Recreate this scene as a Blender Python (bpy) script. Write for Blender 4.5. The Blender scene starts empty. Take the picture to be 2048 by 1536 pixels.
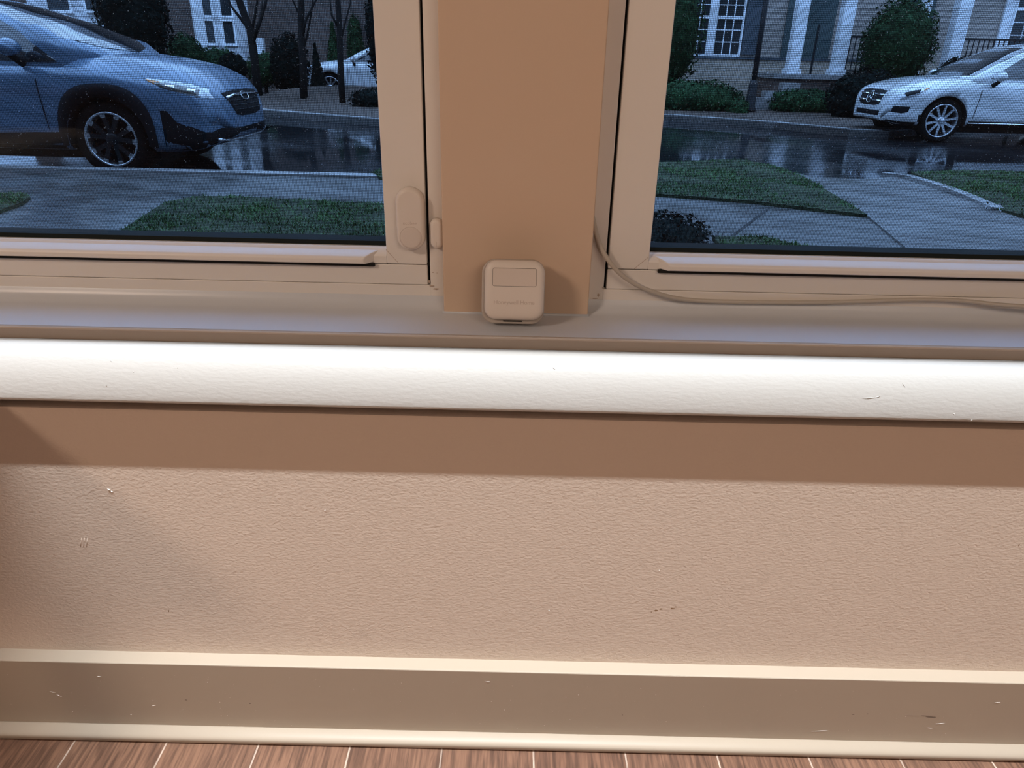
import bpy, bmesh, math, random
from math import sin, cos, pi, radians, atan2, sqrt
from mathutils import Vector, Matrix, noise
from mathutils.bvhtree import BVHTree
from mathutils.geometry import tessellate_polygon

sc = bpy.context.scene
COL = sc.collection

# ------------------------------------------------------------------ camera
CH = 0.737                    # lens height above the room floor
F_PX, PITCH, ROLL = 1411.0, radians(25.0), radians(1.3)
fw = Vector((0, cos(PITCH), -sin(PITCH)))
up0 = Vector((0, sin(PITCH), cos(PITCH)))
rt0 = Vector((1, 0, 0))
rt = rt0*cos(ROLL) + up0*sin(ROLL)
upv = up0*cos(ROLL) - rt0*sin(ROLL)
cd = bpy.data.cameras.new('camera')
cd.sensor_fit = 'HORIZONTAL'; cd.sensor_width = 36.0
cd.lens = 36.0*F_PX/2048.0
cd.clip_start = 0.01; cd.clip_end = 300
cam = bpy.data.objects.new('camera', cd)
COL.objects.link(cam)
m3 = Matrix((rt, upv, -fw)).transposed()
cam.matrix_world = Matrix.Translation((0, 0, CH)) @ m3.to_4x4()
sc.camera = cam

# ------------------------------------------------------------------ world (overcast dusk) and exposure
wd = bpy.data.worlds.new('overcast_dusk'); sc.world = wd
wd.use_nodes = True
wn, wl = wd.node_tree.nodes, wd.node_tree.links
wn.clear()
wo = wn.new('ShaderNodeOutputWorld'); wb = wn.new('ShaderNodeBackground')
tc = wn.new('ShaderNodeTexCoord'); sx = wn.new('ShaderNodeSeparateXYZ')
cr = wn.new('ShaderNodeValToRGB')
nz = wn.new('ShaderNodeTexNoise'); nz.inputs['Scale'].default_value = 2.0
mx = wn.new('ShaderNodeMixRGB'); mx.blend_type = 'MULTIPLY'; mx.inputs[0].default_value = 0.5
cr.color_ramp.elements[0].position = 0.0; cr.color_ramp.elements[0].color = (0.17, 0.31, 0.60, 1)
cr.color_ramp.elements[1].position = 0.5; cr.color_ramp.elements[1].color = (0.50, 0.84, 1.50, 1)
ce = cr.color_ramp.elements.new(0.9); ce.color = (0.85, 1.45, 2.6, 1)
wl.new(tc.outputs['Generated'], sx.inputs[0]); wl.new(sx.outputs['Z'], cr.inputs[0])
wl.new(tc.outputs['Generated'], nz.inputs['Vector'])
wl.new(cr.outputs[0], mx.inputs[1]); wl.new(nz.outputs['Fac'], mx.inputs[2])
wl.new(mx.outputs[0], wb.inputs['Color']); wb.inputs['Strength'].default_value = 2.7
wl.new(wb.outputs[0], wo.inputs['Surface'])

vs = sc.view_settings
vs.view_transform = 'Standard'; vs.look = 'None'; vs.gamma = 1.0
vs.exposure = 0.0
try: vs.use_curve_mapping = False
except Exception: pass


def area(name, loc, target, sx_, sy_, power, color):
    l = bpy.data.lights.new(name, 'AREA'); l.shape = 'RECTANGLE'
    l.size = sx_; l.size_y = sy_; l.energy = power; l.color = color
    o = bpy.data.objects.new(name, l); COL.objects.link(o)
    o.location = loc
    d = Vector(target) - Vector(loc)
    o.rotation_euler = d.to_track_quat('-Z', 'Y').to_euler()
    return o


# strip of down lights in the ceiling just in front of the added light block
area('ceiling_strip_light', (0.0, 0.195, CH+1.62), (0.0, 0.195, 0.0), 3.0, 0.030, 37.0, (0.90, 0.96, 1.0)).data.spread = radians(75)
# warm lamp of the room, behind and to the left of the lens
area('room_lamp_light', (-1.75, -0.95, CH+1.15), (0.0, 0.65, CH-0.2), 0.40, 0.40, 16.5, (1.0, 0.76, 0.59))
# second, softer warm fill, added deeper in the room without a visible lamp
area('added_fill_light', (1.2, -2.0, CH+1.15), (0.2, 0.6, CH-.2), 1.4, 0.9, 14.0, (1.0, 0.76, 0.58))

# ------------------------------------------------------------------ helpers
def ray(x, y):
    return fw + rt*((x-1024.0)/F_PX) + upv*((768.0-y)/F_PX)
def at(x, y, Y):             # a point of the photograph on the vertical plane Y
    d = ray(x, y); p = d*(Y/d.y); return Vector((p.x, p.y, p.z+CH))
def gp(x, y, z):             # a point of the photograph on the level z (relative to the lens)
    d = ray(x, y); p = d*(z/d.z); return Vector((p.x, p.y, p.z+CH))

def tag(o, label=None, cat=None, group=None, kind=None):
    if label: o['label'] = label
    if cat: o['category'] = cat
    if group: o['group'] = group
    if kind: o['kind'] = kind
    return o
def empty(name, loc=(0, 0, 0), rz=0.0):
    o = bpy.data.objects.new(name, None); COL.objects.link(o)
    o.location = loc; o.rotation_euler = (0, 0, rz); o.empty_display_size = 0.05
    return o
def copy_tree(o, parent=None):
    c = o.copy(); COL.objects.link(c)
    if parent: c.parent = parent
    for ch in [k for k in COL.objects if k.parent == o]:
        copy_tree(ch, c)
    return c

class MB:
    def __init__(s): s.v = []; s.f = []; s.mi = []; s.sm = []
    def add(s, vs_, fs, mi=0, smooth=False):
        b = len(s.v); s.v += [tuple(v) for v in vs_]
        for f in fs: s.f.append([i+b for i in f]); s.mi.append(mi); s.sm.append(smooth)
        return s
    def box(s, x0, x1, y0, y1, z0, z1, mi=0):
        v = [(x, y, z) for z in (z0, z1) for y in (y0, y1) for x in (x0, x1)]
        return s.add(v, [(0, 2, 3, 1), (4, 5, 7, 6), (0, 1, 5, 4), (2, 6, 7, 3), (0, 4, 6, 2), (1, 3, 7, 5)], mi)
    def obox(s, c, hx, hy, hz, M, mi=0):
        v = [Vector(c) + M @ Vector((x*hx, y*hy, z*hz)) for z in (-1, 1) for y in (-1, 1) for x in (-1, 1)]
        return s.add(v, [(0, 2, 3, 1), (4, 5, 7, 6), (0, 1, 5, 4), (2, 6, 7, 3), (0, 4, 6, 2), (1, 3, 7, 5)], mi)
    def extrude_x(s, prof, x0, x1, mi=0, smooth=False):   # closed profile of (y,z)
        n = len(prof)
        v = [(x0, y, z) for y, z in prof] + [(x1, y, z) for y, z in prof]
        fs = [(i, (i+1) % n, n+(i+1) % n, n+i) for i in range(n)]
        s.add(v, fs, mi, smooth)
        s.add(v, [tuple(range(n-1, -1, -1)), tuple(range(n, 2*n))], mi)
        return s
    def prism(s, poly, z0, z1, mi=0):                      # polygon in XY extruded in Z
        n = len(poly)
        v = [(p[0], p[1], z0) for p in poly] + [(p[0], p[1], z1) for p in poly]
        fs = [(i, (i+1) % n, n+(i+1) % n, n+i) for i in range(n)]
        tri = tessellate_polygon([[Vector((p[0], p[1], 0)) for p in poly]])
        fs += [tuple(i+n for i in t) for t in tri] + [tuple(reversed(t)) for t in tri]
        return s.add(v, fs, mi)
    def prism_y(s, poly, y0, y1, mi=0):                    # polygon in XZ extruded in Y
        n = len(poly)
        v = [(p[0], y0, p[1]) for p in poly] + [(p[0], y1, p[1]) for p in poly]
        fs = [(i, (i+1) % n, n+(i+1) % n, n+i) for i in range(n)]
        tri = tessellate_polygon([[Vector((p[0], p[1], 0)) for p in poly]])
        fs += [tuple(i+n for i in t) for t in tri] + [tuple(reversed(t)) for t in tri]
        return s.add(v, fs, mi)
    def tube(s, pts, rads, seg=10, mi=0, caps=True, squash=1.0):
        pts = [Vector(p) for p in pts]; n = len(pts)
        if not hasattr(rads, '__len__'): rads = [rads]*n
        vs_, fs = [], []
        prev = None
        for i, p in enumerate(pts):
            t = (pts[min(i+1, n-1)] - pts[max(i-1, 0)]).normalized()
            if prev is None:
                a = Vector((0, 0, 1)) if abs(t.z) < 0.9 else Vector((1, 0, 0))
                u = t.cross(a).normalized()
            else:
                u = (prev - t*prev.dot(t)).normalized()
            prev = u; w = t.cross(u)
            for k in range(seg):
                a = 2*pi*k/seg
                vs_.append(p + (u*cos(a) + w*sin(a)*squash)*rads[i])
        for i in range(n-1):
            for k in range(seg):
                k2 = (k+1) % seg
                fs.append((i*seg+k, i*seg+k2, (i+1)*seg+k2, (i+1)*seg+k))
        if caps:
            fs.append(tuple(range(seg-1, -1, -1))); fs.append(tuple((n-1)*seg+k for k in range(seg)))
        return s.add(vs_, fs, mi, True)
    def lathe(s, prof, M, seg=48, mi=0, close=False):      # profile (r, h) about local Z, placed by M
        vs_ = []; n = len(prof)
        for k in range(seg):
            a = 2*pi*k/seg
            for r, h in prof: vs_.append(M @ Vector((r*cos(a), r*sin(a), h)))
        fs = []
        for k in range(seg):
            k2 = (k+1) % seg
            for i in range(n-1 if not close else n):
                j = (i+1) % n
                fs.append((k*n+i, k2*n+i, k2*n+j, k*n+j))
        return s.add(vs_, fs, mi, True)
    def build(s, name, mats, parent=None, smooth_all=False, auto=False):
        me = bpy.data.meshes.new(name)
        me.from_pydata(s.v, [], s.f)
        for m in (mats if isinstance(mats, (list, tuple)) else [mats]): me.materials.append(m)
        for p, mi, sm in zip(me.polygons, s.mi, s.sm):
            p.material_index = mi; p.use_smooth = sm or smooth_all
        me.update()
        o = bpy.data.objects.new(name, me); COL.objects.link(o)
        if parent: o.parent = parent
        return o

def bevel(o, w, seg=3, angle=30):
    m = o.modifiers.new('bevel', 'BEVEL'); m.width = w; m.segments = seg
    m.limit_method = 'ANGLE'; m.angle_limit = radians(angle)
    for p in o.data.polygons: p.use_smooth = True
    m.harden_normals = True
    return o
def weld(o):
    bm = bmesh.new(); bm.from_mesh(o.data)
    bmesh.ops.remove_doubles(bm, verts=bm.verts, dist=1e-5)
    bmesh.ops.recalc_face_normals(bm, faces=bm.faces)
    bm.to_mesh(o.data); bm.free(); return o

# ------------------------------------------------------------------ materials
def mat(name, col, rough=0.5, metal=0.0, spec=0.5, coat=0.0, var=None, bump=None, rvar=None, aniso=None):
    """var=(scale, dark factor)   bump=(scale, strength, distance, (sx,sy,sz))   rvar=(scale, r0, r1)"""
    m = bpy.data.materials.new(name); m.use_nodes = True
    n, l = m.node_tree.nodes, m.node_tree.links
    b = n['Principled BSDF']
    b.inputs['Base Color'].default_value = (*col, 1); b.inputs['Roughness'].default_value = rough
    b.inputs['Metallic'].default_value = metal; b.inputs['Specular IOR Level'].default_value = spec
    b.inputs['Coat Weight'].default_value = coat; b.inputs['Coat Roughness'].default_value = 0.06
    t = n.new('ShaderNodeTexCoord')
    if var:
        z = n.new('ShaderNodeTexNoise'); z.inputs['Scale'].default_value = var[0]; z.inputs['Detail'].default_value = 5
        c = n.new('ShaderNodeMapRange'); c.inputs[1].default_value = 0.3; c.inputs[2].default_value = 0.7
        c.inputs[3].default_value = var[1]; c.inputs[4].default_value = 1.0
        q = n.new('ShaderNodeMixRGB'); q.blend_type = 'MULTIPLY'; q.inputs[0].default_value = 1
        q.inputs[1].default_value = (*col, 1)
        mp = n.new('ShaderNodeMapping')
        if len(var) > 2: mp.inputs['Scale'].default_value = var[2]
        l.new(t.outputs['Object'], mp.inputs[0])
        l.new(mp.outputs[0], z.inputs['Vector']); l.new(z.outputs['Fac'], c.inputs[0])
        l.new(c.outputs[0], q.inputs[2]); l.new(q.outputs[0], b.inputs['Base Color'])
    if rvar:
        z = n.new('ShaderNodeTexNoise'); z.inputs['Scale'].default_value = rvar[0]; z.inputs['Detail'].default_value = 4
        c = n.new('ShaderNodeMapRange'); c.inputs[1].default_value = 0.38; c.inputs[2].default_value = 0.62
        c.inputs[3].default_value = rvar[1]; c.inputs[4].default_value = rvar[2]
        l.new(t.outputs['Object'], z.inputs['Vector']); l.new(z.outputs['Fac'], c.inputs[0])
        l.new(c.outputs[0], b.inputs['Roughness'])
    if bump:
        mp = n.new('ShaderNodeMapping'); mp.inputs['Scale'].default_value = bump[3] if len(bump) > 3 else (1, 1, 1)
        z = n.new('ShaderNodeTexNoise'); z.inputs['Scale'].default_value = bump[0]; z.inputs['Detail'].default_value = 4
        if len(bump) > 4: z.inputs['Distortion'].default_value = bump[4]
        bp = n.new('ShaderNodeBump'); bp.inputs['Strength'].default_value = bump[1]; bp.inputs['Distance'].default_value = bump[2]
        l.new(t.outputs['Object'], mp.inputs[0]); l.new(mp.outputs[0], z.inputs['Vector'])
        l.new(z.outputs['Fac'], bp.inputs['Height']); l.new(bp.outputs[0], b.inputs['Normal'])
    return m

M = {}
M['wall'] = mat('greige_wall_paint', (0.60, 0.485, 0.40), 0.55, spec=0.35, bump=(330, 0.85, 0.0006, (0.8, 1, 1.2), 0.4))
M['post'] = mat('greige_trim_paint', (0.70, 0.53, 0.40), 0.55, spec=0.3, bump=(60, 0.12, 0.0006))
M['roomwall'] = mat('room_wall_paint', (0.40, 0.36, 0.32), 0.6)
M['ledge'] = mat('white_ledge_paint', (0.50, 0.485, 0.465), 0.5, spec=0.3, bump=(300, 0.55, 0.0005, (0.45, 1, 1.2), 0.2))
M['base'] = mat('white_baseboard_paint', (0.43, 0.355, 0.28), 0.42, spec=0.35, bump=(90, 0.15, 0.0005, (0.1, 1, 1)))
M['stool'] = mat('white_sill_paint', (0.64, 0.67, 0.72), 0.32, spec=0.5, bump=(40, 0.08, 0.0005, (0.3, 1, 1)))
M['vinyl'] = mat('white_vinyl', (0.84, 0.80, 0.76), 0.36, spec=0.45)
M['black'] = mat('black_gap', (0.008, 0.007, 0.007), 0.9)
M['seal'] = mat('dark_gasket', (0.016, 0.021, 0.021), 0.8, spec=0.1)
M['wire'] = mat('charcoal_fibreglass_mesh', (0.006, 0.006, 0.007), 0.7, spec=0.05)
M['plastic'] = mat('white_device_plastic', (0.80, 0.73, 0.67), 0.42, spec=0.5)
M['plastic2'] = mat('matte_device_plastic', (0.74, 0.66, 0.60), 0.5)
M['plastic3'] = mat('grey_device_rear', (0.52, 0.46, 0.41), 0.5)
M['emboss'] = mat('embossed_lettering', (0.60, 0.51, 0.45), 0.5)
M['cable'] = mat('clear_grey_cable', (0.52, 0.47, 0.41), 0.35, spec=0.5)
M['chip'] = mat('paint_chip', (0.9, 0.87, 0.82), 0.6)
M['stain'] = mat('brown_stain', (0.25, 0.15, 0.08), 0.8)
M['scuff'] = mat('black_scuff', (0.05, 0.035, 0.03), 0.8)
M['grime'] = mat('corner_grime', (0.50, 0.40, 0.33), 0.8)
M['drop'] = mat('raindrop', (0.45, 0.66, 0.95), 0.3, spec=0.6)  # blue tint stands in for sky light refracted through the drops

# glass: thin pane, reflects by angle and lets the rest through
m = bpy.data.materials.new('window_glass'); m.use_nodes = True
n, l = m.node_tree.nodes, m.node_tree.links; n.clear()
o_ = n.new('ShaderNodeOutputMaterial'); ms = n.new('ShaderNodeMixShader'); tr = n.new('ShaderNodeBsdfTransparent')
gl = n.new('ShaderNodeBsdfGlossy'); gl.inputs['Roughness'].default_value = 0.0
tr.inputs[0].default_value = (0.90, 0.94, 0.95, 1)
ge = n.new('ShaderNodeNewGeometry'); dt = n.new('ShaderNodeVectorMath'); dt.operation = 'DOT_PRODUCT'
l.new(ge.outputs['Incoming'], dt.inputs[0]); l.new(ge.outputs['Normal'], dt.inputs[1])
def mth(op, a, b=None):
    q = n.new('ShaderNodeMath'); q.operation = op
    if isinstance(a, (int, float)): q.inputs[0].default_value = a
    else: l.new(a, q.inputs[0])
    if b is not None:
        if isinstance(b, (int, float)): q.inputs[1].default_value = b
        else: l.new(b, q.inputs[1])
    return q.outputs[0]
ca = mth('ABSOLUTE', dt.outputs['Value'])
f5 = mth('POWER', mth('SUBTRACT', 1.0, ca), 5.0)
fr_ = mth('ADD', mth('MULTIPLY', f5, 0.92), 0.035)
l.new(fr_, ms.inputs[0])
l.new(tr.outputs[0], ms.inputs[1]); l.new(gl.outputs[0], ms.inputs[2]); l.new(ms.outputs[0], o_.inputs[0])
M['glass'] = m

# floor: wood-look planks running towards the wall, light seams
m = bpy.data.materials.new('wood_plank_floor'); m.use_nodes = True
n, l = m.node_tree.nodes, m.node_tree.links; b = n['Principled BSDF']
t = n.new('ShaderNodeTexCoord'); mp = n.new('ShaderNodeMapping')
mp.inputs['Rotation'].default_value = (0, 0, pi/2)
mp.inputs['Location'].default_value = (0.0, 0.0724, 0)
br = n.new('ShaderNodeTexBrick')
br.inputs['Scale'].default_value = 1.0; br.inputs['Brick Width'].default_value = 0.9; br.inputs['Row Height'].default_value = 0.1072
br.inputs['Mortar Size'].default_value = 0.0011; br.inputs['Mortar Smooth'].default_value = 0.3
br.inputs['Color1'].default_value = (0.155, 0.078, 0.048, 1); br.inputs['Color2'].default_value = (0.20, 0.108, 0.069, 1)
br.inputs['Mortar'].default_value = (0.52, 0.42, 0.35, 1)
l.new(t.outputs['Object'], mp.inputs[0]); l.new(mp.outputs[0], br.inputs['Vector'])
mp2 = n.new('ShaderNodeMapping'); mp2.inputs['Scale'].default_value = (260, 16, 1)
l.new(t.outputs['Object'], mp2.inputs[0])
nz = n.new('ShaderNodeTexNoise'); nz.inputs['Scale'].default_value = 1.0; nz.inputs['Detail'].default_value = 6; nz.inputs['Distortion'].default_value = 0.5
l.new(mp2.outputs[0], nz.inputs['Vector'])
rg = n.new('ShaderNodeValToRGB')
rg.color_ramp.elements[0].position = 0.36; rg.color_ramp.elements[0].color = (0.55, 0.50, 0.48, 1)
rg.color_ramp.elements[1].position = 0.60; rg.color_ramp.elements[1].color = (1.25, 1.2, 1.15, 1)
l.new(nz.outputs['Fac'], rg.inputs[0])
mp3 = n.new('ShaderNodeMapping'); mp3.inputs['Scale'].default_value = (40, 7, 1); l.new(t.outputs['Object'], mp3.inputs[0])
nz3 = n.new('ShaderNodeTexNoise'); nz3.inputs['Scale'].default_value = 1.0; nz3.inputs['Detail'].default_value = 3; nz3.inputs['Distortion'].default_value = 2.0
l.new(mp3.outputs[0], nz3.inputs['Vector'])
rg3 = n.new('ShaderNodeValToRGB')
rg3.color_ramp.elements[0].position = 0.38; rg3.color_ramp.elements[0].color = (0.62, 0.6, 0.6, 1)
rg3.color_ramp.elements[1].position = 0.5; rg3.color_ramp.elements[1].color = (1, 1, 1, 1)
l.new(nz3.outputs['Fac'], rg3.inputs[0])
q = n.new('ShaderNodeMixRGB'); q.blend_type = 'MULTIPLY'; q.inputs[0].default_value = 0.85
l.new(br.outputs['Color'], q.inputs[1]); l.new(rg.outputs[0], q.inputs[2])
q3 = n.new('ShaderNodeMixRGB'); q3.blend_type = 'MULTIPLY'; q3.inputs[0].default_value = 0.8
l.new(q.outputs[0], q3.inputs[1]); l.new(rg3.outputs[0], q3.inputs[2])
l.new(q3.outputs[0], b.inputs['Base Color']); b.inputs['Roughness'].default_value = 0.5
bp = n.new('ShaderNodeBump'); bp.inputs['Strength'].default_value = 0.5; bp.inputs['Distance'].default_value = 0.0006
l.new(nz.outputs['Fac'], bp.inputs['Height']); l.new(bp.outputs[0], b.inputs['Normal'])
M['floor'] = m

# outside
M['road'] = mat('wet_asphalt', (0.014, 0.015, 0.017), 0.1, spec=0.5, rvar=(0.7, 0.02, 0.22), var=(8, 0.6), bump=(60, 0.05, 0.002))
M['concrete'] = mat('wet_concrete', (0.080, 0.078, 0.074), 0.3, spec=0.4, rvar=(1.8, 0.22, 0.5), var=(3.5, 0.6), bump=(120, 0.3, 0.003))
M['driveway'] = mat('wet_driveway_concrete', (0.115, 0.112, 0.108), 0.25, spec=0.5, rvar=(1.5, 0.16, 0.4), var=(3, 0.7), bump=(120, 0.25, 0.003))
M['kerb'] = mat('pale_kerb_concrete', (0.24, 0.235, 0.23), 0.45, var=(4, 0.7))
M['lawn'] = mat('lawn_soil', (0.050, 0.062, 0.034), 0.9, spec=0.15, var=(5, 0.45), bump=(50, 0.8, 0.03))
M['blade'] = mat('grass_blade', (0.070, 0.150, 0.040), 0.6, spec=0.2, var=(2.2, 0.35))
M['mulch'] = mat('wet_brown_mulch', (0.060, 0.036, 0.022), 0.7, var=(7, 0.5), bump=(30, 1.0, 0.05))
M['leaf'] = mat('green_leaf', (0.022, 0.060, 0.022), 0.7, spec=0.1, var=(3, 0.4))
M['leafmid'] = mat('mid_green_leaf', (0.020, 0.050, 0.018), 0.7, spec=0.1, var=(3, 0.4))
M['leafdark'] = mat('dark_evergreen_leaf', (0.007, 0.012, 0.010), 0.85, spec=0.05, var=(3, 0.4))
M['bark'] = mat('wet_bark', (0.013, 0.012, 0.011), 0.8, spec=0.1, var=(12, 0.6), bump=(40, 0.8, 0.01))
M['pole'] = mat('black_pole_paint', (0.006, 0.007, 0.009), 0.6, spec=0.3)
M['white'] = mat('white_house_trim', (0.72, 0.73, 0.75), 0.5)
M['shutter'] = mat('slate_shutter', (0.045, 0.06, 0.075), 0.5, bump=(1, 0.0, 0.001))
M['housedoor'] = mat('dark_green_door', (0.045, 0.070, 0.072), 0.4)
M['pane'] = mat('dark_window_pane', (0.02, 0.026, 0.03), 0.08, spec=0.6)
M['roofing'] = mat('grey_shingle', (0.06, 0.06, 0.07), 0.8)

def brickmat(name, c1, c2, mort, w, h, ms_):
    m = bpy.data.materials.new(name); m.use_nodes = True
    n, l = m.node_tree.nodes, m.node_tree.links; b = n['Principled BSDF']
    t = n.new('ShaderNodeTexCoord'); mp = n.new('ShaderNodeMapping'); mp.inputs['Rotation'].default_value = (pi/2, 0, 0)
    br = n.new('ShaderNodeTexBrick'); br.inputs['Scale'].default_value = 1
    br.inputs['Brick Width'].default_value = w; br.inputs['Row Height'].default_value = h; br.inputs['Mortar Size'].default_value = ms_
    br.inputs['Color1'].default_value = (*c1, 1); br.inputs['Color2'].default_value = (*c2, 1); br.inputs['Mortar'].default_value = (*mort, 1)
    l.new(t.outputs['Object'], mp.inputs[0]); l.new(mp.outputs[0], br.inputs['Vector'])
    l.new(br.outputs['Color'], b.inputs['Base Color']); b.inputs['Roughness'].default_value = 0.75
    bp = n.new('ShaderNodeBump'); bp.inputs['Strength'].default_value = 0.5; bp.inputs['Distance'].default_value = 0.01
    l.new(br.outputs['Fac'], bp.inputs['Height']); bp.invert = True; l.new(bp.outputs[0], b.inputs['Normal'])
    return m
M['brick'] = brickmat('brown_brick', (0.085, 0.050, 0.036), (0.06, 0.038, 0.03), (0.11, 0.095, 0.085), 0.22, 0.075, 0.01)
M['tanbrick'] = brickmat('tan_brick', (0.36, 0.29, 0.22), (0.29, 0.235, 0.18), (0.40, 0.36, 0.32), 0.22, 0.075, 0.01)
M['siding'] = brickmat('tan_lap_siding', (0.36, 0.31, 0.27), (0.34, 0.29, 0.25), (0.15, 0.13, 0.12), 30.0, 0.13, 0.012)
M['whitesiding'] = brickmat('white_lap_siding', (0.62, 0.63, 0.66), (0.6, 0.62, 0.64), (0.30, 0.31, 0.33), 30.0, 0.13, 0.012)

# ------------------------------------------------------------------ measures of the window wall (z relative to the lens)
XL, XR = -2.1, 2.0            # room sides
YW = 0.590                    # wall below the ledge
YF = 0.690                    # face of the vinyl frames
KF = YF/0.712
YM = 0.673                    # face of the painted post between the windows
WL, WR = -1.02, 1.03          # outer ends of the pair of windows
WT = 1.02                     # top of the windows above the lens
Z = lambda z: z + CH

# floor / ceiling / walls
o = MB().box(XL-.1, XR+.1, -3.6, 0.64, -0.05, 0.0).build('floor', M['floor']); tag(o, kind='structure')
o = MB().box(XL-.1, XR+.1, -3.6, 0.98, 2.42, 2.5).build('ceiling', M['roomwall']); tag(o, kind='structure')
o = MB().box(XL-.1, XL, -3.6, 0.98, 0, 2.42).build('wall_left', M['roomwall']); tag(o, kind='structure')
o = MB().box(XR, XR+.1, -3.6, 0.98, 0, 2.42).build('wall_right', M['roomwall']); tag(o, kind='structure')
o = MB().box(XL, XR, -3.6, -3.5, 0, 2.42).build('wall_back', M['roomwall']); tag(o, kind='structure')
# wall below the sill (fine drywall texture)
wf = MB().extrude_x([(0.5925, Z(-0.312)), (0.588, 0.0), (0.86, 0.0), (0.86, Z(-0.262)), (0.62, Z(-0.262)), (0.62, Z(-0.312))], XL, XR)
o = wf.build('wall_front', M['wall']); weld(o); tag(o, kind='structure')
# flanks and head of the window opening
o = MB().box(XL, WL, YM, 0.86, Z(-0.262), Z(WT)).box(WR, XR, YM, 0.86, Z(-0.262), Z(WT)).box(XL, XR, YM, 0.86, Z(WT), 2.42).build('wall_front_upper', M['roomwall']); tag(o, kind='structure')
# added block above the view, keeps the strip light off the sill
o = MB().box(XL, XR, 0.4205, YM, Z(0.60), 2.42).build('added_light_block', M['roomwall']); tag(o, kind='structure')

# stool (flat sill), nosing in front of it and the bullnose ledge
stool = [(0.74, Z(-0.2235)), (0.6905, Z(-0.2238))]
for k in range(1, 9):
    a = radians(90*k/8)
    stool.append((0.6895-0.0165*(1-cos(a)), Z(-0.2240-0.0125*sin(a))))
stool += [(0.6180, Z(-0.2384)), (0.6180, Z(-0.262)), (0.74, Z(-0.262))]
nosing = [(0.6179, Z(-0.2384)), (0.6148, Z(-0.2384)), (0.6136, Z(-0.2390)), (0.6134, Z(-0.2402)), (0.6165, Z(-0.2515)), (0.6165, Z(-0.262)), (0.6179, Z(-0.262))]
M['nosing'] = mat('shade_toned_nosing', (0.36, 0.275, 0.215), 0.6, spec=0.3, bump=(60, .2, .0006, (.3, 1, 1)))  # shade on the nosing is put into this darker colour
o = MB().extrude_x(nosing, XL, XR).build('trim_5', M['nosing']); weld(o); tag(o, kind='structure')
o = MB().extrude_x(stool, XL, XR, smooth=False).build('trim_1', M['stool'])
weld(o); tag(o, kind='structure'); bevel(o, 0.0004, 2, 20)
led = [(0.6164, Z(-0.2512))]
for k in range(0, 19):
    a = radians(80*k/18.0)
    led.append((0.606-0.0305*sin(a)/sin(radians(80)), Z(-0.2497-0.0435*(1-cos(a))/(1-cos(radians(80))))))
led += [(0.5756, Z(-0.2952)), (0.5770, Z(-0.2966)), (0.60, Z(-0.2968)), (0.6164, Z(-0.2968))]
o = MB().extrude_x(led, XL, XR, smooth=True).build('trim_2', M['ledge'])
weld(o); tag(o, kind='structure')
# bed strip tucked under the ledge
o = MB().box(XL, XR, 0.6130, 0.6195, Z(-0.3119), Z(-0.2966)).build('trim_3', M['wall']); tag(o, kind='structure'); 
# painted post between the windows, with a caulk bead at its foot
o = MB().box(-0.0700, 0.0745, YM, 0.86, Z(-0.2365), Z(WT)).build('trim_4', M['post']); tag(o, kind='structure'); bevel(o, 0.0012, 3)
bead = MB().tube([(-0.0715, YM+.0005, Z(-0.2362)), (-0.03, YM, Z(-0.2364)), (0.03, YM, Z(-0.2363)), (0.0755, YM+.0005, Z(-0.2360))], 0.0016, 8)
bo = bead.build('caulk_bead', M['stool'], o)

# baseboard with shoe moulding
bb = [(0.590, Z(-0.6180)), (0.5735, Z(-0.6187)), (0.5728, Z(-0.6195)), (0.5805, 0.0015), (0.590, 0.0015)]
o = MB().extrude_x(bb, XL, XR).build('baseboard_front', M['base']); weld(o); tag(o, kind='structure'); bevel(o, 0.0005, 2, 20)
base_o = o
sh = [(0.5780, 0.0019)]
for k in range(0, 9):
    a = radians(90*k/8.0)
    sh.append((0.5780-0.0125*cos(a)*1.0 if k else 0.5655, 0.0040+0.0120*sin(a)))
sh = [(0.5815, 0.0018), (0.5660, 0.0018), (0.5655, 0.0024), (0.5655, 0.0062)]
for k in range(1, 10):
    a = radians(10*k)
    sh.append((0.5810-0.0155*cos(a), 0.0066+0.0068*sin(a)))
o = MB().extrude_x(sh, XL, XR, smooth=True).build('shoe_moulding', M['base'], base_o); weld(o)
o = MB().box(XL, XR, 0.5690, 0.586, 0.0001, 0.0018).build('shadow_gap', M['black'], base_o)

# the brick outside of this house, round the window opening
fac = MB().box(-11, WL, .862, .975, Z(-1.3), Z(6.2)).box(WR, 11, .862, .975, Z(-1.3), Z(6.2)).box(WL, WR, .862, .975, Z(WT), Z(6.2)).box(WL, WR, .862, .975, Z(-1.3), Z(-.275))
o = fac.build('wall_outside', M['brick']); tag(o, kind='structure')
# furniture along the left side of the room, behind the lens: only its reflection shows in the glass
M['sidewood'] = mat('warm_wood', (0.50, 0.27, 0.14), 0.5, var=(5, .7, (1, 8, 1)))
M['cream'] = mat('cream_fabric', (0.72, 0.66, 0.56), 0.9)
root = empty('sideboard', (-1.90, -2.35, 0)); tag(root, 'low warm wooden sideboard mirrored in the lower left glass, standing behind the viewer', 'sideboard')
bevel(MB().box(-.19, .19, -.85, .95, .06, .56).build('carcass', M['sidewood'], root), .004, 2)
MB().box(-.195, .20, -.87, .97, .56, .585).build('top', M['sidewood'], root)
for y_ in (-.40, .05, .50):
    d_ = MB().box(.19, .203, y_-.215, y_+.215, .09, .54).build('door', M['sidewood'], root); MB().box(.203, .215, y_+.15, y_+.165, .28, .38).build('handle', M['black'], d_)
for x_ in (-.16, .16):
    for y_ in (-.8, .9): MB().box(x_-.02, x_+.02, y_-.02, y_+.02, 0, .06).build('leg', M['sidewood'], root)
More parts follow.
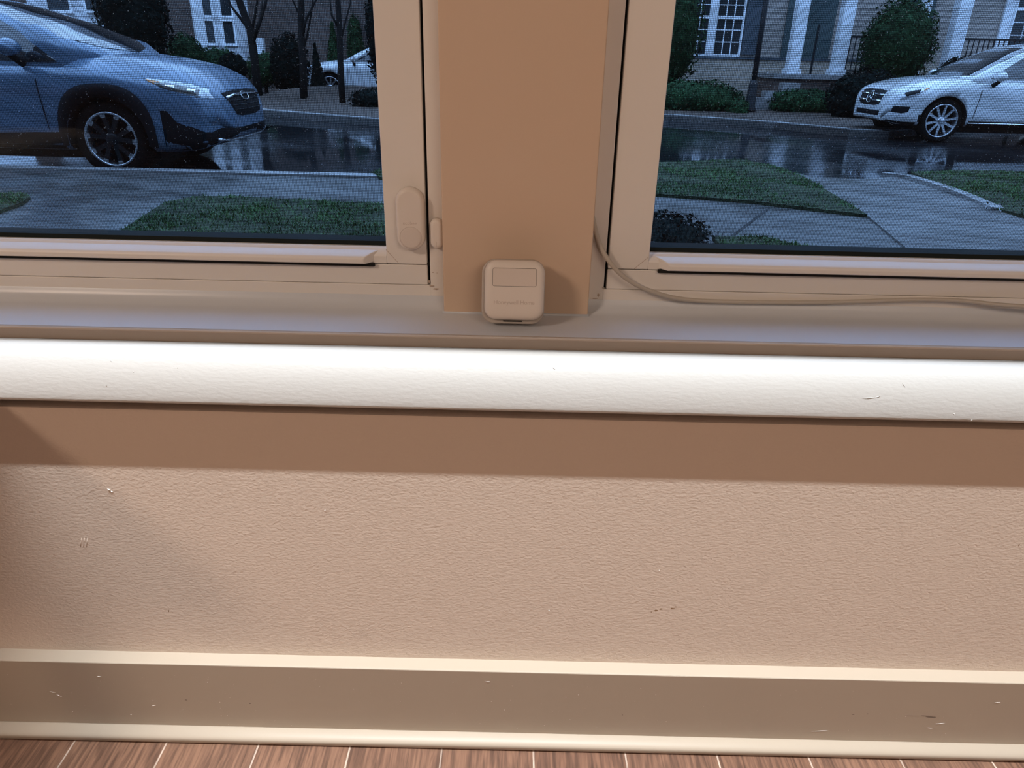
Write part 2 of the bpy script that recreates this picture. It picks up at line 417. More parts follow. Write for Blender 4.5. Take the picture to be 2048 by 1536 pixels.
root = empty('ottoman', (-1.78, -1.02, 0)); tag(root, 'cream cube ottoman mirrored at the far left of the glass, beside the sideboard', 'ottoman')
bevel(MB().box(-.24, .24, -.24, .24, .04, .34).build('base', M['cream'], root), .03, 3)
bevel(MB().box(-.25, .25, -.25, .25, .345, .47).build('cushion', M['cream'], root), .04, 4)
for x_ in (-.2, .2):
    for y_ in (-.2, .2): MB().box(x_-.02, x_+.02, y_-.02, y_+.02, 0, .04).build('foot', M['black'], root)

# ------------------------------------------------------------------ windows
def window(name, xp, xg, xs, sgn, label):
    """xp post side of the frame, xg middle of the black gap, xs glass edge, sgn -1 left / +1 right of the post"""
    far = WL if sgn < 0 else WR
    root = empty(name, ((xp+far)/2, YF, Z(-0.23*KF)))
    tag(root, kind='structure')
    inv = Matrix.Translation(-Vector(root.location))
    def put(mb, nm, mt, par=None, bev=None):
        mb.v = [tuple(Vector(v) - root.location) if par is None else v for v in mb.v]
        oo = mb.build(nm, mt, root if par is None else par)
        if bev: bevel(oo, *bev)
        return oo
    def bx(mb, xa, xb, y0, y1, z0, z1):
        return mb.box(min(xa, xb), max(xa, xb), y0, y1, z0, z1)
    gw = 0.0014
    g_in, g_out = xg - sgn*gw, xg + sgn*gw        # post side / sash side
    fxg = far - sgn*0.019; f_out = fxg - sgn*gw; f_in = fxg + sgn*gw
    zs = -0.1985*KF                                   # seam below the sash
    # fixed frame: side jambs, sill piece, head
    mb = MB()
    bx(mb, xp - sgn*0.0, g_in, YF, 0.80, Z(-0.232*KF), Z(WT))
    bx(mb, far, f_in, YF, 0.80, Z(-0.232*KF), Z(WT))
    bx(mb, g_in, f_in, YF, 0.80, Z(WT-0.03), Z(WT))
    fr_o = put(mb, 'frame', M['vinyl'], None, (0.0010, 3))
    mb = MB()
    bx(mb, g_out, f_out, YF+0.0006, 0.80, Z(-0.2200*KF), Z(zs-0.0006))
    put(mb, 'sill_piece', M['vinyl'], None, (0.0008, 3))
    mb = MB()
    bx(mb, g_in - sgn*0.0004, f_in + sgn*.0004, YF+0.0002, 0.80, Z(-0.2325*KF), Z(-0.2204*KF))
    put(mb, 'sill_lip', M['vinyl'], None, (0.0008, 3))
    # dark gap behind
    mb = MB()
    bx(mb, g_in, f_in, YF+0.007, YF+0.012, Z(-0.222*KF), Z(WT-0.03))
    # window opening must stay open: the gap strips run round the sash only
    mb = MB()
    bx(mb, g_in, xg+sgn*.004, YF+0.008, YF+0.030, Z(-0.221*KF), Z(WT-0.03))
    bx(mb, f_in, fxg-sgn*.004, YF+0.008, YF+0.030, Z(-0.221*KF), Z(WT-0.03))
    bx(mb, g_in, f_in, YF+0.004, YF+0.030, Z(zs-0.002), Z(zs+0.002))
    put(mb, 'weather_gap', M['black'])
    # sash
    ge_far = fxg - sgn*0.042
    sash = empty('sash', (0, 0, 0)); sash.parent = root
    zt = WT-0.034
    zb = -0.1815*KF
    mb = MB()
    bx(mb, g_out, xs, YF, YF+0.033, Z(zs+0.0004), Z(zt))
    st1 = put(mb, 'stile', M['vinyl'], None, (0.0010, 3)); 
    mb = MB()
    bx(mb, ge_far, f_out, YF, YF+0.033, Z(zs+0.0004), Z(zt))
    put(mb, 'stile', M['vinyl'], None, (0.0010, 3))
    mb = MB()
    bx(mb, xs, ge_far, YF, YF+0.033, Z(zt-0.045), Z(zt))
    put(mb, 'head_rail', M['vinyl'], None, (0.001, 3))
    # bottom rail: sloped glazing bead and a projecting lift lip with splayed ends
    mb = MB()
    rail = [(YF+0.033, Z(zs+.0004)), (YF, Z(zs+.0004)), (YF, Z(-0.1905*KF)), (YF+0.001, Z(-0.1885*KF)), (YF+0.006, Z(-0.1832*KF)), (YF+0.008, Z(-0.1822*KF)), (YF+0.033, Z(-0.1822*KF))]
    xa, xb = sorted((xs, ge_far))
    mb.extrude_x(rail, xa, xb)
    r_o = put(mb, 'bottom_rail', M['vinyl'])
    weld(r_o); bevel(r_o, 0.0005, 2, 20)
    # lip
    x0 = (at(757, 507, YF).x if sgn < 0 else at(1309, 524, YF).x)
    x1 = ge_far - sgn*0.0
    lp = [(YF+0.0045, Z(-0.1848*KF)), (YF-0.0015, Z(-0.1868*KF)), (YF-0.0065, Z(-0.1895*KF)), (YF-0.0082, Z(-0.1920*KF)), (YF-0.0082, Z(-0.1962*KF)), (YF-0.0068, Z(-0.1972*KF)), (YF+0.0005, Z(-0.1968*KF))]
    n_ = len(lp)
    mb = MB()
    vs_ = []
    for (y, z) in lp:        # splay the end: the further out, the further from the corner
        dd = (YF+0.0045-y)
        vs_.append((x0 + sgn*dd*1.1, y, z))
    for (y, z) in lp: vs_.append((x1, y, z))
    mb.add(vs_, [(i, (i+1) % n_, n_+(i+1) % n_, n_+i) for i in range(n_)] + [tuple(range(n_-1, -1, -1)), tuple(range(n_, 2*n_))], 0)
    l_o = put(mb, 'lift_lip', M['vinyl']); weld(l_o); bevel(l_o, 0.0009, 3, 25)
    mb = MB()
    bx(mb, x0+sgn*.004, x1, YF-.0030, YF+.0002, Z(zs-.0020), Z(zs+.0012))
    put(mb, 'lip_gap_shade', M['black'])  # black strip standing for the gap and the shade under the lip
    # glazing gasket line and glass
    mb = MB()
    bx(mb, xs, ge_far, YF+0.0115, YF+0.033, Z(-0.1835*KF), Z(-0.1775*KF))
    bx(mb, xs, xs+sgn*0.0018, YF+0.0115, YF+0.033, Z(-0.1835*KF), Z(zt-.045))
    put(mb, 'gasket', M['seal'])
    mb = MB()
    xa, xb = sorted((xs, ge_far))
    mb.add([(xa, YF+0.015, Z(zb-.003)), (xb, YF+0.015, Z(zb-.003)), (xb, YF+0.015, Z(zt-.04)), (xa, YF+0.015, Z(zt-.04))], [(0, 1, 2, 3)])
    put(mb, 'glass_pane', M['glass'])
    # insect screen: woven wires outside the glass
    YS = YF+0.040
    px_, pz_ = 0.00150, 0.00158
    wr = 0.000155     # half diagonal of a thread
    sx0, sx1 = sorted((xs+sgn*-0.004, ge_far+sgn*0.004)); sz0, sz1 = Z(-0.182*KF), Z(0.16)
    mb = MB()
    # the closely woven field; the wires are square threads
    nx = int((sx1-sx0)/px_); nzv = int((sz1-sz0)/pz_)
    DQ = [(0, 1, 5, 4), (1, 2, 6, 5), (2, 3, 7, 6), (3, 0, 4, 7)]
    for i in range(nx+1):
        x = sx0 + i*px_
        sec = [(x-wr, YS), (x, YS-wr), (x+wr, YS), (x, YS+wr)]
        mb.add([(a_, b_, sz0) for a_, b_ in sec]+[(a_, b_, sz1) for a_, b_ in sec], DQ)
    for i in range(nzv+1):
        z = sz0 + i*pz_; yy = YS-wr*.9
        sec = [(yy-wr, z), (yy, z-wr), (yy+wr, z), (yy, z+wr)]
        mb.add([(sx0, a_, b_) for a_, b_ in sec]+[(sx1, a_, b_) for a_, b_ in sec], DQ)
    # coarse continuation far above the view
    put(mb, 'insect_screen', M['wire'])
    mb = MB()
    bx(mb, sx0-.012, sx1+.012, YS-.004, YS+.004, Z(-0.197*KF), Z(-0.1805*KF))
    bx(mb, sx0-.012, sx0-.002, YS-.004, YS+.004, Z(-0.183*KF), Z(0.165))
    bx(mb, sx1+.002, sx1+.012, YS-.004, YS+.004, Z(-0.183*KF), Z(0.165))
    bx(mb, sx0-.012, sx1+.012, YS-.004, YS+.004, Z(0.155), Z(0.165))
    put(mb, 'screen_frame', M['seal'])
    # raindrops caught in the screen
    rnd = random.Random(5 if sgn < 0 else 9)
    mb = MB()
    vx0, vx1 = (-0.60, xs) if sgn < 0 else (xs, 0.62)
    for i in range(6500):
        x = rnd.uniform(vx0, vx1); z = sz0 + (rnd.random()**0.8)*0.26
        r = 0.00009 + 0.00030*rnd.random()**4
        y = YS-wr*2-r*0.4
        mb.add([(x-r, y, z), (x+r, y, z), (x, y, z-r*1.2), (x, y, z+r), (x, y-r, z-r*.2)], [(0, 2, 4), (2, 1, 4), (1, 3, 4), (3, 0, 4)], 0, True)
    dr = put(mb, 'raindrops', M['drop']); dr['kind'] = 'stuff'
    # mitre line in the corner of the sash and some grime
    bpy.data.objects.remove(sash)
    mb = MB()
    c0 = at(772, 499, YF) if sgn < 0 else at(1296, 515, YF)
    c1 = at(797, 526, YF) if sgn < 0 else at(1268, 538, YF)
    d = (c1-c0).normalized(); nn = Vector((-d.z, 0, d.x))*0.00022
    yy = YF-0.00012
    mb.add([(c0.x-nn.x, yy, c0.z-nn.z), (c0.x+nn.x, yy, c0.z+nn.z), (c1.x+nn.x, yy, c1.z+nn.z), (c1.x-nn.x, yy, c1.z-nn.z)], [(0, 1, 2, 3)])
    put(mb, 'mitre_joint', M['grime'])
    return root

window('window_1', -0.066, -0.0891*KF, -0.1320*KF, -1, '')
window('window_2', 0.0735, 0.0950*KF, 0.1378*KF, 1, '')

# ------------------------------------------------------------------ devices and cable
def rrect(w, h, r, seg=8):
    pts = []
    for cx, cz, a0 in ((w/2-r, h/2-r, 0), (-w/2+r, h/2-r, 90), (-w/2+r, -h/2+r, 180), (w/2-r, -h/2+r, 270)):
        for k in range(seg+1):
            a = radians(a0 + 90*k/seg)
            pts.append((cx + r*cos(a), cz + r*sin(a)))
    return pts
def loft_rr(levels, dome=None):
    """levels: list of (w,h,r,y)  front has the smaller y; closed caps"""
    mb = MB(); vs_ = []; n_ = None
    for w, h, r, y in levels:
        p = rrect(w, h, r); n_ = len(p)
        vs_ += [(x, y, z) for x, z in p]
    fs = []
    for i in range(len(levels)-1):
        for k in range(n_):
            k2 = (k+1) % n_
            fs.append((i*n_+k, i*n_+k2, (i+1)*n_+k2, (i+1)*n_+k))
    mb.add(vs_, fs, 0, True)
    mb.f.append(list(range(n_-1, -1, -1))); mb.mi.append(0); mb.sm.append(False)
    mb.f.append([(len(levels)-1)*n_+k for k in range(n_)]); mb.mi.append(0); mb.sm.append(False)
    return mb

def text_mesh(body, name, size, depth, material, parent, loc, spacing=1.0, bold=0.0):
    cu = bpy.data.curves.new(name, 'FONT'); cu.body = body; cu.size = size; cu.extrude = depth
    cu.align_x = 'CENTER'; cu.align_y = 'CENTER'; cu.space_character = spacing; cu.offset = bold
    tmp = bpy.data.objects.new(name+'_c', cu); COL.objects.link(tmp)
    dg = bpy.context.evaluated_depsgraph_get()
    me = bpy.data.meshes.new_from_object(tmp.evaluated_get(dg))
    bpy.data.objects.remove(tmp)
    o = bpy.data.objects.new(name, me); COL.objects.link(o)
    me.materials.clear(); me.materials.append(material)
    o.parent = parent; o.location = loc; o.rotation_euler = (pi/2, 0, 0)
    return o

# indoor room sensor standing on the stool, leaning back against the post
sz = Z(-0.2365)
root = empty('room_sensor', (-0.0008, YM-0.0225, sz-0.0003))
root.rotation_euler = (radians(-12.0), 0, 0)
tag(root, 'square white plastic room sensor with rounded corners standing on the sill against the centre post', 'sensor')
Ws, Hs = .0598, .0606
zc = Hs/2+.0004
o = loft_rr([(Ws-.003, Hs-.003, .0110, -.0002), (Ws, Hs, .0125, -.0015), (Ws, Hs, .0125, -.0125), (Ws-.0008, Hs-.0008, .0121, -.0133), (Ws-.003, Hs-.003, .011, -.0137)][::-1]).build('rear_shell', M['plastic3'], root); o.location = (0, 0, zc); weld(o)
Wc, Hc = .0562, .0558
cx_, cz_ = .0010, zc+.0020
fs_ = [(Wc, Hc, .0112, -.0130), (Wc, Hc, .0112, -.0168), (Wc-.0008, Hc-.0008, .0108, -.0184), (Wc-.0028, Hc-.0028, .0098, -.0199), (Wc-.006, Hc-.006, .0085, -.0209), (Wc-.011, Hc-.011, .0065, -.0215), (Wc-.017, Hc-.017, .0045, -.0216)]
face = loft_rr(fs_[::-1]).build('front_cover', M['plastic'], root); face.location = (cx_, 0, cz_); weld(face)
wv = loft_rr([(.0411, .0170, .0018, -.02162), (.0416, .0175, .0020, -.0207)]).build('sensor_window_groove', M['scuff'], root); wv.location = (cx_, 0, cz_+.0125)
wv = loft_rr([(.0400, .0159, .0013, -.02188), (.0406, .0165, .0015, -.0216), (.0406, .0165, .0015, -.0207)]).build('sensor_window', M['plastic2'], root); wv.location = (cx_, 0, cz_+.0125); weld(wv)
text_mesh('Honeywell Home', 'logo_text', 0.0054, 0.00010, M['emboss'], root, (cx_, -.02162, cz_-.0110), 1.0, 0.0)
o = MB().box(-.0090, .0090, -.0146, -.0134, -.0004, .0005).build('lanyard_slot', M['black'], root); o.location = (0, 0, .0031)

# window contact sensor on the sash: tall pill-shaped unit and its magnet
def stadium_unit(name, cx, cz, w, h, d, yb):
    r = w/2*0.98
    return loft_rr([(w, h, r, yb-.0003), (w, h, r, yb-d*.55), (w-.0012, h-.0012, r-.0006, yb-d*.82), (w-.0036, h-.0036, r-.0018, yb-d*.96), (w-.0075, h-.0075, r-.0038, yb-d)][::-1])
cpos = at(820, 440, YF-.009)
root = empty('window_contact_sensor', (cpos.x, YF, cpos.z))
tag(root, 'tall white pill-shaped contact sensor stuck on the left window sash beside the black gap', 'sensor')
cs = stadium_unit('b', 0, 0, .0275, .0600, .0100, 0).build('housing', M['plastic'], root); weld(cs)
R = Matrix.Rotation(pi/2, 4, 'X')
b_ = MB().lathe([(0.0, .0103), (.0088, .0103), (.0097, .0102), (.0102, .0098), (.0102, .0090)], Matrix.Translation((0.0002, 0, -.0170)) @ R, 40).build('button', M['plastic2'], root); weld(b_)
g_ = MB().lathe([(.0103, .0090), (.0103, .01005), (.0107, .01005), (.0107, .0090)], Matrix.Translation((0.0002, 0, -.0170)) @ R, 40).build('button_groove', M['emboss'], root)
text_mesh('ecobee', 'logo_text', 0.0044, 0.0001, M['emboss'], root, (-.0002, -.01002, -.0030), 1.05, 0.0)
cpos = at(873, 468, YF-.007)
root = empty('sensor_magnet', (cpos.x, YF, cpos.z))
tag(root, 'small white pill-shaped magnet on the frame between the black gap and the centre post', 'sensor magnet')
mg = stadium_unit('b', 0, 0, .0125, .0290, .0085, 0).build('housing', M['plastic'], root); weld(mg)
g_ = MB().box(-.0002, .0002, -.00862, -.0080, -.0125, -.0075).build('mould_line', M['emboss'], root)

# cable coming down behind the post edge and sweeping along the right sill
cab = [at(1165, 300, YF-.004), at(1176, 390, YF-.004), at(1188, 448, YF-.004), at(1196, 482, YF-.006), at(1212, 515, YF-.009), at(1236, 545, YF-.011), at(1268, 568, YF-.011),
       at(1305, 584, YF-.010), at(1350, 597, YF-.0075), at(1400, 602, YF-.005), at(1480, 604, YF-.004), at(1560, 605, YF-.0035), at(1640, 605, YF-.0035), at(1720, 603, YF-.0035), at(1800, 600, YF-.0035), at(1880, 599, YF-.0035),
       at(1940, 603, YF-.006), at(1990, 609, YF-.010), at(2048, 613, YF-.014), at(2150, 622, YF-.016), at(2400, 640, YF-.016)]
def smooth_path(p, it=2):
    for _ in range(it):
        q = [p[0]]
        for a, b in zip(p, p[1:]):
            q += [a*.75+b*.25, a*.25+b*.75]
        q.append(p[-1]); p = q
    return p
cab = smooth_path([Vector(c) for c in cab])
co = MB().tube(cab, 0.0023, 12).build('white_cable', M['cable'])
tag(co, 'thin pale cable curving from the centre post down onto the right window sill', 'cable')
cl = [at(1191, 470, YF-.0025), at(1195, 492, YF-.003), at(1203, 508, YF-.004), at(1212, 518, YF-.006)]
o = MB().tube(smooth_path([Vector(c) for c in cl]), 0.0015, 8).build('cable_clip', M['cable'], co)

# low side table against the wall just left of the view; its top shades the wall beneath the ledge
root = empty('side_table', (-0.74, 0.47, 0)); tag(root, 'low wooden side table against the wall under the ledge, left of the left window', 'side table')
M['tablewood'] = mat('oiled_wood', (0.22, 0.12, 0.07), 0.45, var=(6, 0.6, (1, 8, 8)))
bevel(MB().box(-.23, .245, -.115, .117, Z(-0.316), Z(-0.292)).build('tabletop', M['tablewood'], root), .003, 2)
for x_ in (-.205, .10):
    for y_ in (-.095, .095):
        MB().box(x_-.014, x_+.014, y_-.014, y_+.014, 0, Z(-0.316)).build('leg', M['tablewood'], root)

# marks on the wall, ledge and baseboard: small chips, stains and scuffs with their own shape
def blob(mb, c, ux, uz, nrm, L, W, seed, n=10, th=0.0004):
    rnd = random.Random(seed)
    ring = []
    for k in range(n):
        a = 2*pi*k/n; f = 0.6+0.5*rnd.random()
        ring.append(Vector(c) + ux*(cos(a)*L*f) + uz*(sin(a)*W*f))
    cen = Vector(c) + nrm*th
    base = [p + nrm*(th*.15) for p in ring]
    mb.add([cen]+base, [(0, 1+k, 1+(k+1) % n) for k in range(n)])
UX, UZ, NY = Vector((1, 0, 0)), Vector((0, 0, 1)), Vector((0, -1, 0))
wallo = bpy.data.objects['wall_front']
def wall_y(z): return 0.588 + (0.5925-0.588)*(z/(CH-0.300))
def on_wall(x, y):
    Y = 0.59
    for _ in range(4):
        p = at(x, y, Y); Y = wall_y(p.z)
    return at(x, y, Y)
mb = MB()
for i, (x, y, L, W, a) in enumerate([(218, 979, .0022, .0008, -.6), (224, 983, .0014, .0006, -.7), (650, 1020, .0006, .0005, 0), (1098, 1220, .0006, .0005, 0), (1318, 1140, .0006, .0004, 0)]):
    ux = Vector((cos(a), 0, sin(a))); uz = Vector((-sin(a), 0, cos(a)))
    blob(mb, on_wall(x, y), ux, uz, NY, L, W, i, 8, .0012)
mb.build('paint_chip', M['chip'], wallo)
mb = MB()
for i, (x, y, L, W) in enumerate([(1312, 1221, .0022, .0012), (1322, 1218, .0020, .0010), (1345, 1217, .0030, .0011), (337, 1222, .0007, .0022), (2038, 1090, .0006, .0018), (1303, 1224, .0012, .0006), (1351, 1214, .0015, .0007)]):
    blob(mb, on_wall(x, y), UX, UZ, NY, L, W, 20+i, 9, .0001)
mb.build('stain', M['stain'], wallo)
rnd = random.Random(3)
mb = MB()   # rough spatter patch low on the wall
for i in range(260):
    x = rnd.gauss(710, 75); y = 1262 + rnd.gauss(0, 12)
    blob(mb, on_wall(x, y), UX, UZ, NY, .0006+.0007*rnd.random(), .0004+.0004*rnd.random(), 100+i, 6, .0002)
o = mb.build('rough_paint_spatter', M['wall'], wallo); o['kind'] = 'stuff'
mb = MB()   # faint parallel scratches
for k in range(3):
    a, b = on_wall(163+k*6, 1076), on_wall(161+k*6, 1094)
    mb.tube([a-NY*.00010, b-NY*.00010], 0.0003, 5)
mb.build('scratch', M['wall'], wallo)
def on_base(x, y):
    Y = 0.575
    for _ in range(4):
        p = at(x, y, Y); t = (p.z-0.0015)/((CH-.6195)-.0015); Y = 0.5805 + (0.5728-0.5805)*t
    return at(x, y, Y)
mb = MB()
for i, (x, y, L, W) in enumerate([(1855, 1432, .0105, .0005), (1862, 1434, .0075, .0007), (1825, 1432, .009, .0002), (1706, 1429, .002, .0005), (1735, 1428, .001, .0006), (1245, 1430, .001, .0005), (372, 1400, .0016, .0006), (500, 1407, .0008, .0009)]):
    blob(mb, on_base(x, y), UX, UZ, NY, L, W, 40+i, 12, .00008)
mb.build('scuff_mark', M['scuff'], base_o)
mb = MB()
for i in range(150):
    x = rnd.uniform(0, 2048); y = 1335 + x*.0215 + rnd.uniform(5, 105)
    s_ = .00018 + .0004*rnd.random()**3
    blob(mb, on_base(x, y), UX, UZ, NY, s_, s_*.8, 200+i, 6, .0002)
for i, (x, y, L, W, a) in enumerate([(105, 1384, .0042, .0006, -.2), (118, 1391, .0045, .0005, -.55), (198, 1353, .0025, .0007, 0), (145, 1424, .0012, .0006, .8), (308, 1411, .0030, .0006, .2), (262, 1429, .0012, .001, 0), (976, 1364, .0032, .0009, 0), (1860, 1456, .0040, .0006, -.1), (1640, 1462, .012, .0004, .12), (1995, 1405, .0035, .0006, .15), (1880, 1447, .007, .0003, .2)]):
    ux = Vector((cos(a), 0, sin(a))); uz = Vector((-sin(a), 0, cos(a)))
    blob(mb, on_base(x, y), ux, uz, NY, L, W, 60+i, 10, .0003)
o = mb.build('paint_speckle', M['chip'], base_o); o['kind'] = 'stuff'
ledo = bpy.data.objects['trim_2']
mb = MB()   # little bumps in the ledge paint
def on_ledge(x, y):
    d = ray(x, y); bv = BVHTree.FromPolygons([v.co[:] for v in ledo.data.vertices], [p.vertices[:] for p in ledo.data.polygons])
    h = bv.ray_cast(Vector((0, 0, CH)), d.normalized()); return h[0], h[1]
for i, (x, y, L, W, a) in enumerate([(222, 722, .0022, .0006, -.8), (1108, 737, .0020, .0006, -.6), (1808, 771, .0026, .0006, -.9), (1738, 796, .0075, .0005, .1), (1755, 794, .003, .0006, .3), (1943, 840, .0011, .0010, 0), (1908, 828, .0009, .0008, 0), (267, 744, .0007, .0007, 0), (213, 771, .0007, .0007, 0), (355, 736, .0005, .0005, 0)]):
    c, nn = on_ledge(x, y)
    if c is None: continue
    if nn.dot(Vector((0, -1, 1))) < 0: nn = -nn
    vz = nn.cross(UX).normalized()
    if vz.z < 0: vz = -vz
    ux = UX*cos(a)+vz*sin(a); uz = vz*cos(a)-UX*sin(a)
    blob(mb, c, ux, uz, nn, L, W, 80+i, 9, .0007)
mb.build('paint_bump', M['ledge'], ledo)
# grimy caulk at the frame corners
mb = MB()
win1 = bpy.data.objects['window_1']
for i, (x, y, L, W) in enumerate([(864, 572, .0030, .0012), (872, 578, .0035, .0010), (858, 563, .0010, .0022), (866, 545, .0008, .0005), (874, 546, .0006, .0004)]):
    blob(mb, at(x, y, YF-.0006)-win1.location, UX, UZ, NY, L, W, 300+i, 9, .0004)
mb.build('corner_grime', M['grime'], win1)
mb = MB(); win2 = bpy.data.objects['window_2']
for i, (x, y, L, W) in enumerate([(1197, 590, .0012, .0022), (1190, 597, .0035, .0006), (1205, 575, .0005, .0015)]):
    blob(mb, at(x, y, YF-.0006)-win2.location, UX, UZ, NY, L, W, 310+i, 9, .0004)
mb.build('corner_grime', M['grime'], win2)

# ------------------------------------------------------------------ outside: ground
GR, GN = -1.12, -1.00          # road and lawn levels relative to the lens
def pxpoly(pts, z=GN): return [(gp(x, y, z).x, gp(x, y, z).y) for x, y in pts]

far_edge = pxpoly([(-60, 200), (250, 206), (500, 217), (760, 238), (1000, 234), (1340, 229), (1550, 244), (1700, 258), (1780, 262), (1900, 250), (2100, 240)])
o = MB().prism([(-60, 4.0), (60, 4.0), (60, 60), (-60, 60)], Z(GR-0.3), Z(GR)).build('road', M['road']); tag(o, kind='structure')
slab = [(-40, 0.87), (40, 0.87), (40, 9.2)] + pxpoly([(2300, 342), (2048, 342), (1900, 342), (1820, 345), (1790, 350), (1730, 356), (1640, 352), (1560, 335), (1480, 318), (1318, 325), (1100, 333)]) \
    + [(-1.10, 6.55), (-40, 6.55)]
o = MB().prism(slab, Z(GR-0.25), Z(GN-0.02)).build('sidewalk', M['concrete']); tag(o, kind='structure')
o = MB().prism([(-40, 6.46), (-1.12, 6.46), (-1.12, 6.60), (-40, 6.60)], Z(GR-.02), Z(GN)).build('kerb', M['kerb'])
tag(o, kind='structure')
drv = pxpoly([(1602, 352), (1730, 356), (1790, 351), (1960, 406), (2048, 436), (2300, 520), (2300, 640), (1900, 565), (1742, 434), (1640, 374)], GN)
o = MB().prism(drv, Z(GN-.03), Z(GN-0.008)).build('driveway', M['driveway']); tag(o, kind='structure')
# narrow kerb edge between the driveway and the lawn on the right
kp = [gp(x, y, GN) for x, y in [(1765, 347), (1815, 352), (1870, 368), (1920, 385), (1960, 402), (1995, 418)]]
mb = MB()
for a, b in zip(kp, kp[1:]):
    d = (b-a).normalized(); nn = Vector((-d.y, d.x, 0))*.045
    mb.prism([(a-nn)[:2], (b-nn)[:2], (b+nn)[:2], (a+nn)[:2]], Z(GN-.03), Z(GN+.012))
o = mb.build('kerb_edge', M['kerb']); tag(o, kind='structure')
# joint in the sidewalk
a, b = gp(1537, 413, GN), gp(1455, 474, GN)
d = (b-a).normalized(); nn = Vector((-d.y, d.x, 0))*.012
o = MB().prism([(a-nn)[:2], (b-nn)[:2], (b+nn)[:2], (a+nn)[:2]], Z(GN-.02), Z(GN-.0185)).build('sidewalk_joint', M['black']); tag(o, kind='structure')

def inpoly(p, poly):
    x, y = p; c = False; j = len(poly)-1
    for i in range(len(poly)):
        xi, yi = poly[i]; xj, yj = poly[j]
        if (yi > y) != (yj > y) and x < (xj-xi)*(y-yi)/(yj-yi)+xi: c = not c
        j = i
    return c
LAWNS = [
    [(215, 480), (290, 430), (330, 405), (390, 393), (470, 393), (560, 398), (700, 405), (772, 408), (900, 413), (960, 440), (960, 560), (215, 545), (170, 500)],
    [(-160, 380), (45, 387), (60, 393), (45, 405), (0, 421), (-160, 440)],
    [(742, 343), (900, 332), (1318, 325), (1480, 318), (1560, 335), (1605, 352), (1642, 374), (1735, 430), (1650, 420), (1500, 402), (1310, 388), (1000, 372), (760, 355)],
    [(1425, 474), (1530, 474), (1580, 488), (1640, 498), (1700, 506), (1660, 545), (1420, 545), (1455, 505)],
    [(1822, 345), (1930, 341), (2048, 344), (2260, 348), (2260, 500), (2060, 434), (1995, 418), (1950, 400), (1890, 374)],
]
for li, L in enumerate(LAWNS):
    poly = pxpoly(L)
    o = MB().prism(poly, Z(GN-.03), Z(GN+.004)).build('lawn', M['lawn']); tag(o, kind='structure')
    rnd = random.Random(70+li)
    xs_ = [p[0] for p in poly]; ys_ = [p[1] for p in poly]
    ar = abs(sum(poly[i][0]*poly[i-1][1]-poly[i-1][0]*poly[i][1] for i in range(len(poly))))/2
    mb = MB(); want = min(int(ar*3600), 11000); k = 0; tries = 0
    while k < want and tries < want*8:
        tries += 1
        x = rnd.uniform(min(xs_)-.03, max(xs_)+.03); y = rnd.uniform(min(ys_)-.03, max(ys_)+.03)
        if not inpoly((x, y), poly): continue
        if noise.noise(Vector((x*1.9, y*1.9, li))) < -0.02 and rnd.random() < .75: continue
        k += 1
        h = (.012+.030*rnd.random())*(0.75+.6*max(0, noise.noise(Vector((x*2.5, y*2.5, 3)))))
        a = rnd.uniform(0, 2*pi); w = .0045; lx, ly = rnd.gauss(0, .018), rnd.gauss(0, .018)
        mb.add([(x-w*cos(a), y-w*sin(a), Z(GN)), (x+w*cos(a), y+w*sin(a), Z(GN)), (x+lx, y+ly, Z(GN)+h)], [(0, 1, 2)], 0, False)
    g = mb.build('grass', M['blade'])
    lab = ['short green grass in the front yard below the left window', 'small corner of grass left of the pale driveway', 'wet grass strip between the road and the sidewalk',
           'small grass patch beside the dark ground cover under the right window', 'grass right of the driveway with the white markers'][li]
    tag(g, lab, 'grass', kind='stuff')

# ground beyond the road
fg = far_edge + [(60, far_edge[-1][1]), (60, 60), (-60, 60), (-60, far_edge[0][1])]
o = MB().prism(fg, Z(GR-.2), Z(GN-.01)).build('mulch_bed', M['mulch']); tag(o, kind='structure')
mb = MB()
for (x0, y0), (x1, y1) in zip(far_edge, far_edge[1:]):
    d = Vector((x1-x0, y1-y0)).normalized(); nn = Vector((-d.y, d.x))*0.15
    mb.prism([(x0, y0), (x1, y1), (x1+nn.x, y1+nn.y), (x0+nn.x, y0+nn.y)], Z(GR-.05), Z(GN+.002))
o = mb.build('kerb_far', M['kerb']); tag(o, kind='structure')

# low bank of mulch in front of the parking bay on the left
mb = MB(); c_ = at(700, 205, 18.2); n_ = 26; vs_ = []
for i in range(n_+1):
    for j in range(9):
        u, v = i/n_*2-1, j/8*2-1
        hh_ = max(0, (1-u*u))**.5*max(0, (1-v*v))*(.27+.05*noise.noise(Vector((u*6, v*3, 1))))
        vs_.append((c_.x+.3+u*2.3, 18.1+v*.9, Z(GN-.012)+hh_))
mb.add(vs_, [(i*9+j, (i+1)*9+j, (i+1)*9+j+1, i*9+j+1) for i in range(n_) for j in range(8)], 0, True)
o = mb.build('mulch_bank', M['mulch']); tag(o, kind='structure')

